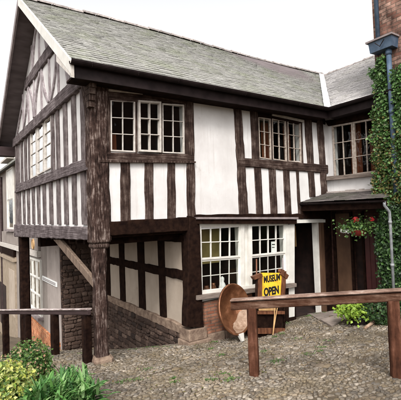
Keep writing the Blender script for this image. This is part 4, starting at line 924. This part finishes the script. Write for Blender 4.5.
# shop sign on recessed wall
r=nrect(43,57.5,275.5,287); y0,y1,z0,z1=r
sg=empty('shop_sign',(.99,(y0+y1)/2,z0),'small white rectangular shop board on the recessed wall under the jetty','sign')
b=MB(); b.box((.965,y0,z0),(.995,y1,z1)); b.build('board',M['paper'],sg)
b=MB(); 
for k,(a,c) in enumerate(((.72,.60),(.46,.38),(.28,.22))): b.box((.955,y0+.12,z0+(z1-z0)*c),(.964,y1-.12,z0+(z1-z0)*a))
b.build('lettering',M['bargegrey'],sg)

n=2600; K_=46; cx=rng.uniform(-.6,6.6,K_); cy=rng.uniform(-3.8,-.3,K_); cx[:14]=rng.uniform(2.1,7.0,14); cy[:14]=-.10-rng.uniform(0,.10,14)
cx[14:20]=rng.uniform(-.1,2.1,6); cy[14:20]=rng.uniform(.0,2.0,6)
ci=rng.integers(0,K_,n); sp2=.03+.05*rng.uniform(0,1,K_)
wx=cx[ci]+rng.normal(0,1,n)*sp2[ci]; wy=cy[ci]+rng.normal(0,1,n)*sp2[ci]; wz=gz(wx,wy)+.012+rng.uniform(0,.02,n)
ok=~((wy>-.06)&(wx>2.0))
wd=leaves('weeds',np.stack([wx,wy,wz],1)[ok],np.tile([0,0,1.],(ok.sum(),1)),.022,M['bush'],droop=-.1,spread=.6); tag(wd,'tiny green weeds growing between the cobbles','weeds',kind='stuff')
n=260; wx=rng.uniform(-.5,6.8,n); wy=rng.uniform(-4,-.2,n); lt=leaves('leaf_litter',np.stack([wx,wy,gz(wx,wy)+.026],1),np.tile([0,0,1.],(n,1)),.035,M['ivybrown'],droop=0,spread=.25); tag(lt,'small dry brown leaves scattered over the cobbles','leaf litter',kind='stuff')
# ------------------------------------------------------------------ railings
def beam(mb,p0,p1,w,h,zt):     # horizontal-ish timber, top at the given points
    p0=np.array(p0,float); p1=np.array(p1,float); d=(p1-p0); d[2]=0; d/=np.linalg.norm(d); s=np.array([-d[1],d[0],0])
    n=8; rings=[]
    for i in range(n+1):
        p=p0+(p1-p0)*i/n; j=random.uniform(-.003,.003); e=.012
        rings.append([p+s*(w/2-e)+(0,0,zt+j),p+s*w/2+(0,0,zt-e+j),p+s*w/2+(0,0,zt-h+e),p+s*(w/2-e)+(0,0,zt-h),p-s*(w/2-e)+(0,0,zt-h),p-s*w/2+(0,0,zt-h+e),p-s*w/2+(0,0,zt-e+j),p-s*(w/2-e)+(0,0,zt+j)])
    K=8; fs=[(i*K+k,i*K+(k+1)%K,(i+1)*K+(k+1)%K,(i+1)*K+k) for i in range(n) for k in range(K)]+[tuple(range(K)),tuple(n*K+k for k in range(K))[::-1]]
    mb.add([q for r in rings for q in r],fs)
def rail_post(x,y,z0,z1,w,dirv,m,parent):
    d=np.array([dirv[0],dirv[1]])/math.hypot(*dirv); s=np.array([-d[1],d[0]]); mb=MB(); rings=[]
    n=8
    for i in range(n+1):
        z=z0+(z1-z0)*i/n; h=w/2+random.uniform(-.003,.003); c=.014
        rr=[(-h+c,-h),(h-c,-h),(h,-h+c),(h,h-c),(h-c,h),(-h+c,h),(-h,h-c),(-h,-h+c)]
        rings.append([(x+a*d[0]+b_*s[0],y+a*d[1]+b_*s[1],z) for a,b_ in rr])
    fs=[(i*8+k,i*8+(k+1)%8,(i+1)*8+(k+1)%8,(i+1)*8+k) for i in range(n) for k in range(8)]+[tuple(range(8))[::-1],tuple(n*8+k for k in range(8))]
    mb.add([q for r in rings for q in r],fs); return mb.build('post',M[m],parent)
A=depth(231,299,5.85); E_=depth(401,288.6,5.22); dr=(E_-A); B=A+dr*2.2
rl=empty('wooden_railing',tuple(ground_at(252,376)),'red-brown wooden railing in the right foreground, flat handrail on two stout posts','railing')
mb=MB(); beam(mb,A+np.array((0,0,-.045)),B+np.array((0,0,-.045)),.085,.112,0); mb.build('rail',M['rail'],rl)
mb=MB(); beam(mb,A,B,.15,.030,0); mb.build('handrail',M['railcap2'],rl)
for px,wd in ((252.8,.135),(394,.142)):
    # where the post foot sits below the rail line
    best=min(np.linspace(0,1.1,400),key=lambda t: abs(((A+dr*t-CAM)@RT)/((A+dr*t-CAM)@FW)*FL+200.5-(px-1.5)))
    p=A+dr*best; rail_post(p[0],p[1],g1(p[0],p[1])-.1,p[2]-.145,wd,(dr[0],dr[1]),'railpost',rl)
p=A+dr*1.85; rail_post(p[0],p[1],g1(p[0],p[1])-.1,p[2]-.145,.142,(dr[0],dr[1]),'railpost',rl)

lr=empty('lane_railing',(-.45,1.6,-.17),'weathered railing running from the corner post down the lane at left, dark posts','railing')
Lp=lambda t: np.array([-.16-.285*t,.02+1.55*t,1.105-.235*t])
mb=MB(); beam(mb,Lp(0)-(0,0,.03),Lp(4.6)-(0,0,.03),.07,.10,0); mb.build('rail',M['soffit'],lr)
mb=MB(); beam(mb,Lp(0),Lp(4.6),.12,.032,0); mb.build('handrail',M['railcap'],lr)
for t in (.08,1.0,2.0,3.0,4.0):
    p=Lp(t); rail_post(p[0],p[1],g1(p[0],p[1])-.15,p[2]-.13,.15,(-.285,1.55),'td',lr)

# ------------------------------------------------------------------ copper pan
pc_=onY(235.6,309,-.50); az=math.radians(14); ax=np.array([math.sin(az)*math.cos(.22),-math.cos(az)*math.cos(.22),math.sin(.22)])
pan=empty('copper_pan',(pc_[0],pc_[1],g1(pc_[0],pc_[1])),'large round copper dish tilted up against the wall below the left shop window','pan')
mb=MB(); R_=.58
prof=[(0,-.25),(.18,-.245),(.32,-.22),(.43,-.15),(.50,-.05),(R_-.035,.0),(R_-.01,.022),(R_+.012,.01),(R_+.01,-.02),(R_-.03,-.03),(.52,-.08),(.45,-.18),(.33,-.25),(0,-.28)]
mb.lathe(prof,pc_,ax,48); mb.build('dish',M['copper'],pan,smooth=True)
# pale patch painting the light caught in the bowl's lower right
ax=ax/np.linalg.norm(ax); hh=np.array([0,0,1.]); aa=np.cross(ax,hh); aa/=np.linalg.norm(aa); dn=np.cross(ax,aa); dn = dn if dn[2]<0 else -dn
sid=aa if (aa@RT)>0 else -aa
def pp(r,th,z): return pc_+ax*z+r*(dn*math.cos(th)+sid*math.sin(th))
prof2=[(.32,-.208),(.38,-.172),(.43,-.135),(.47,-.085),(.51,-.032),(.535,-.006)]
vs=[];nth=16
for i,r in enumerate((.33,.37,.41,.45,.50,.535)):
    z=np.interp(r,[.32,.43,.50,.545],[-.22,-.15,-.05,0])+.008
    for k in range(nth+1):
        w=(.45+.55*(i/5)**.6); th=.62+ (k/nth-.5)*2*.95*w+.03*math.sin(i*2.1); vs.append(pp(r,th,z+.004))
fs=[(i*(nth+1)+k,i*(nth+1)+k+1,(i+1)*(nth+1)+k+1,(i+1)*(nth+1)+k) for i in range(5) for k in range(nth)]
mb=MB(); mb.add(vs,fs); mb.build('bowl_light_patch',M['pan_light_branch'],pan,smooth=True)
mb=MB(); a_=pp(R_,-.08,.0); mb.hexa([pp(R_-.02,-.20,.03),pp(R_-.02,.14,.03),pp(R_+.15,.06,.03),pp(R_+.15,-.06,.03)],[pp(R_-.02,-.20,-.03),pp(R_-.02,.14,-.03),pp(R_+.15,.06,-.01),pp(R_+.15,-.06,-.01)]); mb.build('lip',M['white'],pan)

# ------------------------------------------------------------------ museum sign on its wooden stand
SY=-.62
sgn=empty('museum_sign',(4.2,SY,g1(4.2,SY)),'yellow board lettered MUSEUM OPEN on a carved brown wooden stand below the right shop window','sign')
def sp(x,y,Y=SY): return onY(x,y,Y)
q=[sp(261,272.8),sp(282,272.8),sp(281,300),sp(260.5,301)]; mb=MB(); mb.prism(q,NF,.02,.015); bd=mb.build('board',M['yellow'],sgn)
def text(s,cx,cz,size,bold,wid,parent,Y,arch=0.0,m='ink'):
    cu=bpy.data.curves.new('t','FONT'); cu.body=s; cu.size=size; cu.align_x='CENTER'; cu.align_y='CENTER'; cu.offset=bold; cu.extrude=.003
    to=bpy.data.objects.new('t',cu); C.objects.link(to); bpy.context.view_layer.update()
    me=bpy.data.meshes.new_from_object(to.evaluated_get(bpy.context.evaluated_depsgraph_get())); C.objects.unlink(to)
    xs=[v.co.x for v in me.vertices]; sc=wid/(max(xs)-min(xs)); mid=(max(xs)+min(xs))/2
    for v in me.vertices:
        x,y_,z_=v.co; x=(x-mid)*sc; v.co=(cx+x, Y-z_, cz+y_-arch*(x/(wid/2))**2)
    me.materials.clear(); me.materials.append(M[m]); o=bpy.data.objects.new('lettering',me); C.objects.link(o)
    o.parent=parent; o.matrix_parent_inverse=Matrix.Translation(-Vector(base_loc(parent))); return o
c=sp(271.7,278.4); w_=.86*np.linalg.norm(sp(281,278)-sp(262.3,278)); text('MUSEUM',c[0]-.01,c[2],.22,.008,w_,bd,SY-.022,.0)
c=sp(270.8,291.2); w_=np.linalg.norm(sp(277.8,291)-sp(262.8,291)); text('OPEN',c[0],c[2],.26,.012,w_,bd,SY-.022)
st=lambda a,c_,r,m,nm,Y0=SY,Y1=None,parent=sgn: (lambda mb: (mb.tube([sp(*a,Y0),sp(*c_,Y1 if Y1 is not None else Y0)],r,8), mb.build(nm,M[m],parent,smooth=True))[1])(MB())
# flanking carved uprights, wider at the top
mb=MB(); mb.prism([sp(281.2,272),sp(285,271),sp(283,302),sp(279.5,302)],NF,.05,.03); mb.build('side_rail',M['carved'],sgn); mb=MB(); mb.prism([sp(257.6,276),sp(261,274),sp(260.6,302),sp(257,302)],NF,.05,.03); mb.build('side_rail',M['carved'],sgn)
mb=MB(); mb.prism([sp(251,276.5),sp(260,273),sp(261.5,276.5),sp(253,279.5)],NF,.06,.03); mb.build('scroll',M['carved'],sgn)
mb=MB(); mb.prism([sp(280.5,270),sp(287,275),sp(285,279),(sp(279,274))],NF,.07,.03); mb.prism([sp(279.5,268.6),sp(283,270),sp(281,274),sp(278.6,271.4)],NF,.06,.03); mb.build('scroll',M['carved'],sgn)
# slim uprights
st((256.5,259),(257,334),.018,'carved','leg',SY+.06); st((282.6,258),(284.5,334),.018,'bargegrey','leg',SY+.10)
st((284.8,276),(284,335),.03,'td','leg'); st((256.5,276),(256,334),.03,'td','leg')
mb=MB(); mb.prism([sp(259,302.5),sp(275.5,302.5),sp(275.5,310.5),sp(259,310.5)],NF,.012,.015); mb.build('lower_board',M['tan'],sgn)
mb=MB(); mb.prism([sp(257,311),sp(284,311),sp(284,314),sp(257,314)],NF,.03,.02); mb.prism([sp(257,328),sp(284,328),sp(284,333.5),sp(257,333.5)],NF,.03,.02); mb.build('stretcher',M['carved'],sgn)
b=MB(); a=sp(257,311); c=sp(284,333); b.box((a[0],SY+.03,c[2]),(c[0],SY+.40,a[2])); b.build('back_box',M['td'],sgn)
stk=empty('walking_sticks',tuple(sp(273,335,SY-.12)),'two pale bare sticks crossed and leaning on the yellow museum sign','stick')
mb=MB(); mb.tube([sp(274.2,301,SY-.07),sp(274.6,315,SY-.1),sp(273,334.5,SY-.14)],.014,7); mb.build('stick',M['tan'],stk)
mb=MB(); mb.tube([sp(279,299,SY-.09),sp(276,315,SY-.12),sp(272.8,334.8,SY-.17)],.012,7); mb.build('stick',M['tan'],stk)

# things in the shop windows
p=fq((271.2,241.6),(275.6,241.4),(275.6,253),(271.4,253.3),Y=.03); mb=MB(); mb.prism([np.array(k) for k in p],NF,-.004+.0,.006); nt_=mb.build('paper_notice',M['paper']); 
tag(nt_,'small white paper notice in a pane of the right shop window','notice')
mb=MB(); mb.prism(fq((272,244),(275,244),(275,245),(272,245),Y=.03),NF,-.002,.003); mb.prism(fq((272,247),(274.6,247),(274.6,247.8),(272,247.8),Y=.03),NF,-.002,.003); mb.prism(fq((272,252.2),(275.4,252.2),(275.4,253),(272,253),Y=.03),NF,-.002,.003); mb.build('print',M['ink'],nt_)
c=onY(222.5,287,.35); mb=MB(); mb.lathe([(0,0),(.09,0),(.10,.05),(.07,.14),(.04,.19),(.055,.24),(.05,.29),(.0,.33)],(c[0],.35,c[2]-.05),n=14); tag(mb.build('figurine',M['paper'],smooth=True),'white china ornament standing inside the left shop window','ornament')
for i,(px,w_,h_,cm,lab,cat) in enumerate(((206.5,.16,.13,'carved','squat brown pot inside the left shop window at its left end','pot'),(213.5,.12,.2,'copper','coppery jug inside the left shop window between pot and white ornament','jug'),(231,.15,.16,'tan','tan jar inside the left shop window at its right end','jar'))):
    c=onY(px,289,.35); mb=MB(); mb.lathe([(0,0),(w_*.4,0),(w_*.62,h_*.4),(w_*.35,h_*.8),(w_*.42,h_),(0,h_)],(c[0],.35,c[2]-.05),n=14); tag(mb.build(cat,M[cm],smooth=True),lab,cat)
b=MB(); b.box((hG1[0],.20,hG1[2]-.12),(hG1[1],.65,hG1[2]-.02)); b.build('display_shelf',M['td'],s1)

# ------------------------------------------------------------------ hanging basket
bc=onX(358.5,231,6.5); hbk=empty('hanging_basket',tuple(bc),'red bowl hanging under the entrance canopy with green leaves, red geraniums and white trailing flowers','hanging basket')
mb=MB(); mb.lathe([(0,-.14),(.10,-.13),(.17,-.07),(.20,.02),(.205,.04),(.18,.04),(.15,-.04),(0,-.08)],bc,n=20); mb.build('bowl',M['terracotta'],hbk,smooth=True)
mb=MB()
for k in range(3):
    a=k*2.1; mb.tube([bc+np.array([.19*math.cos(a),.19*math.sin(a),.03]),bc+np.array([0,0,.62])],.006,4)
mb.tube([bc+np.array([0,0,.62]),bc+np.array([0,0,.85])],.006,4); mb.build('chain',M['gutter'],hbk)
p=bc+rng.normal(0,1,(760,3))*np.array([.17,.23,.11])+np.array([0,.03,.12]); leaves('leaves',p,np.tile([-.5,-.3,.8],(760,1)),.065,M['bush'],hbk)
p=bc+np.stack([rng.normal(-.05,.03,170),rng.uniform(.12,.50,170),.05-.09*rng.uniform(0,1,170)],1); leaves('trailing_flowers',p,np.tile([-1,-.5,.3],(170,1)),.04,M['petal_white'],hbk)
def blob(name,c,r,m,parent,n=40,sz=.05):
    d=rng.normal(0,1,(n,3)); d/=np.linalg.norm(d,axis=1)[:,None]; return leaves(name,np.array(c)+d*r,d,sz,m,parent,droop=0,spread=.3)
fl1=onX(356,219.5,6.45); blob('geranium_flower',fl1,.055,M['petal_red'],hbk,60,.06)
fl2=onX(372,219,6.6); blob('geranium_flower',fl2,.04,M['petal_red'],hbk,30,.05)
mb=MB(); mb.tube([bc+np.array([0,0,.05]),fl1],.006,4); mb.tube([bc+np.array([0,0,.05]),fl2],.006,4); mb.build('flower_stem',M['stem'],hbk)

# ------------------------------------------------------------------ planter tub and dark shrub
pg=ground_at(358,325); pl=empty('planter_tub',tuple(pg),'dark round tub with lime-yellow leafy plant standing right of the flagstones','planter')
mb=MB(); mb.lathe([(0,0),(.17,0),(.19,.04),(.22,.26),(.24,.28),(.22,.31),(.20,.30),(.18,.26),(0,.26)],pg,n=22); mb.build('tub',M['gutter'],pl,smooth=False)
n=900; p=pg+np.array([-.10,.05,.33])+rng.normal(0,1,(n,3))*np.array([.17,.17,.075]); leaves('leaves',p,np.tile([0,-.3,1.],(n,1)),.085,M['lime'],pl,droop=.1)
n=120; p=pg+np.array([0,0,.30])+rng.normal(0,1,(n,3))*np.array([.15,.15,.05]); leaves('lower_leaves',p,np.tile([0,-.3,1.],(n,1)),.08,M['darkleaf'],pl)
sgp=ground_at(374,325); sh=empty('dark_shrub',tuple(sgp),'low dark green shrub between the lime-leaved tub and the railing post','shrub')
n=900; d=rng.normal(0,1,(n,3)); d/=np.linalg.norm(d,axis=1)[:,None]; rr=rng.uniform(.4,1,n)[:,None]*(1+.15*np.sin(7*d[:,:1]))
p=sgp+np.array([.1,-.05,.28])+d*rr*np.array([.36,.42,.34]); p[:,2]=np.maximum(p[:,2],gz(p[:,0],p[:,1])+.01); leaves('leaves',p,d,.075,M['darkleaf'],sh)
mb=MB(); 
for k in range(6): mb.tube([sgp+np.array([.1,-.05,0]),sgp+np.array([.1+.2*math.cos(k),-.05+.2*math.sin(k),.45])],.012,5)
mb.build('stem',M['twig'],sh)
lg=ground_at(365,330); lg2=ground_at(382,320); br=MB(); br.tube([lg+(0,0,.04),(lg+lg2)/2+(0,0,.07),lg2+(0,0,.10)],[.03,.045,.035],8); tag(br.build('fallen_branch',M['bush'] if 0 else M['pan_light_branch'],smooth=True),'short pale branch lying on the cobbles below the dark shrub','branch')

# ------------------------------------------------------------------ foreground plants
def soil_mound():
    us=np.linspace(-5.5,0.2,40); vs_=np.linspace(-7,-.9,40); XX,YY=np.meshgrid(us,vs_); g=gz(XX,YY); m_=-(XX+YY*.35+2.3); h=np.clip(m_*.5,-.12,.16)+.02*np.sin(XX*9)*np.sin(YY*8)
    m2=np.clip((-.6-XX)*.5,-.2,.16); h=np.minimum(h,m2+.0); i=np.arange(1600).reshape(40,40); F=np.stack([i[:-1,:-1],i[:-1,1:],i[1:,1:],i[1:,:-1]],-1).reshape(-1,4)
    return big('flower_bed',np.stack([XX,YY,g+h],-1).reshape(-1,3),F,M['soil'],smooth=True)
sb=soil_mound(); sb['kind']='structure'
bp_=depth(28,372,5.25)
bu=empty('rounded_bush',(bp_[0],bp_[1],g1(bp_[0],bp_[1])),'rounded light green bush with pinkish young leaves at lower left, before the railing','bush')
def bushleaves(c,rad,n,size,m,name,parent,shell=.55,seed=0,droop=.2,aspect=1.5):
    d=rng.normal(0,1,(n,3)); d/=np.linalg.norm(d,axis=1)[:,None]; lump=1+.12*np.sin(5*d[:,0]+seed)*np.cos(4*d[:,1])+.08*np.sin(9*d[:,2]+3*d[:,0])
    p=np.array(c)+d*(rng.uniform(shell,1,n)*lump)[:,None]*np.array(rad); g=gz(p[:,0],p[:,1])+.03; k=p[:,2]>g; return leaves(name,p[k],d[k],size,m,parent,droop=droop,aspect=aspect)
bushleaves(bp_,(.36,.36,.40),5200,.042,M['bush'],'leaves',bu)
bushleaves(bp_+np.array([-.03,-.06,.08]),(.28,.34,.32),380,.038,M['pinkleaf'],'young_leaves',bu,shell=.9)
mb=MB(); 
for k in range(9): a=k*.7; mb.tube([(bp_[0],bp_[1],g1(bp_[0],bp_[1])),(bp_[0]+.1*math.cos(a),bp_[1]+.1*math.sin(a),bp_[2]-.1),(bp_[0]+.26*math.cos(a),bp_[1]+.26*math.sin(a),bp_[2]+.12)],.009,5)
mb.build('stem',M['twig'],bu)
yp_=depth(5,392,4.55)
yb=empty('variegated_shrub',(yp_[0],yp_[1],g1(yp_[0],yp_[1])),'yellow and cream variegated shrub in the bottom left corner','shrub')
bushleaves(yp_,(.36,.34,.33),3800,.046,M['yleaf'],'leaves',yb,shell=.5,seed=2); 
bushleaves(yp_,(.30,.28,.26),1600,.045,M['bush'],'inner_leaves',yb,shell=.3)
mb=MB()
for k in range(8): a=k*.8; mb.tube([(yp_[0],yp_[1],g1(yp_[0],yp_[1])),(yp_[0]+.2*math.cos(a),yp_[1]+.2*math.sin(a),yp_[2]+.1)],.009,5)
mb.build('stem',M['twig'],yb)
M['yflower']=mat('yellow_petal', (.75,.60,.03), rough=.5, bump=0)
# strap-leaved plants
def strap_plant(c, n, ln, name, label, m='strap'):
    z=g1(c[0],c[1])-.0; e=empty(name,(c[0],c[1],z),label,'plant','strap-leaved clumps in the flower bed'); Vv=[];F=[]
    for i in range(n):
        a=rng.uniform(0,2*math.pi); L=ln*rng.uniform(.6,1.15); el=rng.uniform(.55,1.35); w=rng.uniform(.014,.026)
        p=np.array([c[0]+rng.normal(0,.13),c[1]+rng.normal(0,.13),z+rng.uniform(.0,.20)]); d=np.array([math.cos(a)*math.cos(el),math.sin(a)*math.cos(el),math.sin(el)]); s=np.array([-math.sin(a),math.cos(a),0]); o=len(Vv); K=6
        for k in range(K+1):
            t=k/K; ww=w*(math.sin(math.pi*(.15+.85*t))**.7+.02) if k<K else .001
            Vv += [p+s*ww+(0,0,.004),p-(0,0,.004),p-s*ww+(0,0,.004)]; p=p+d*L/K; d=d+np.array([0,0,-.30*t-.06]); d/=np.linalg.norm(d)
        for k in range(K):
            b0=o+k*3; F += [(b0,b0+1,b0+4,b0+3),(b0+1,b0+2,b0+5,b0+4)]
    big('leaves',np.array(Vv),np.array(F),M[m],e,smooth=True)
    fc=np.array([c[0]+.12,c[1]-.10,z+.24]); d_=rng.normal(0,1,(26,3)); d_/=np.linalg.norm(d_,axis=1)[:,None]; leaves('yellow_flower',fc+d_*.012,d_,.028,M['yflower'],e,droop=0,spread=.2)
    mb=MB(); mb.tube([(c[0],c[1],z+.02),fc],.004,4); mb.build('flower_stem',M['stem'],e); return e
c1=depth(48,392,4.5); strap_plant(c1,420,.30,'strap_leaved_plant','dense clump of long bright green arching leaves at bottom left, before the pink-tipped bush')
c2=depth(74,397,4.7); strap_plant(c2,300,.25,'strap_leaved_plant','lower clump of long green leaves at the right end of the bed, beside the cobbles')
c3=depth(64,384,5.1); strap_plant(c3,220,.24,'strap_leaved_plant','small clump of green leaves behind the two larger leafy clumps')

# ------------------------------------------------------------------ camera, light, world
cam=bpy.data.cameras.new('camera'); co=bpy.data.objects.new('camera',cam); C.objects.link(co)
R3=Matrix(((RT[0],UP[0],-FW[0]),(RT[1],UP[1],-FW[1]),(RT[2],UP[2],-FW[2]))).to_4x4(); R3.translation=Vector(CAM); co.matrix_world=R3
cam.sensor_width=36; cam.lens=FL/401*36; cam.clip_end=2000; cam.clip_start=.05; S.camera=co
SE,SA=math.radians(46),math.radians(218)     # elevation, compass azimuth (clockwise from +Y)
sd=np.array([math.sin(SA)*math.cos(SE),math.cos(SA)*math.cos(SE),math.sin(SE)])
sun=bpy.data.lights.new('sun','SUN'); sun.energy=1.1; sun.angle=math.radians(16); sun.color=(1,.965,.92); so=bpy.data.objects.new('sun',sun); C.objects.link(so)
so.rotation_euler=Vector(sd).to_track_quat('Z','Y').to_euler()
w=bpy.data.worlds.new('World'); S.world=w; w.use_nodes=True; nt=w.node_tree; bg=nt.nodes['Background']
sk=nt.nodes.new('ShaderNodeTexSky'); sk.sky_type='NISHITA'; sk.sun_disc=False; sk.sun_elevation=SE; sk.sun_rotation=SA; sk.dust_density=4; sk.air_density=1.0
hs=nt.nodes.new('ShaderNodeHueSaturation'); hs.inputs['Saturation'].default_value=.05; nt.links.new(sk.outputs[0],hs.inputs['Color'])
nt.links.new(hs.outputs[0],bg.inputs['Color']); bg.inputs['Strength'].default_value=.15
S.view_settings.view_transform='Standard'; S.view_settings.look='None'; S.view_settings.gamma=1; S.view_settings.use_curve_mapping=False; S.view_settings.exposure=1.2
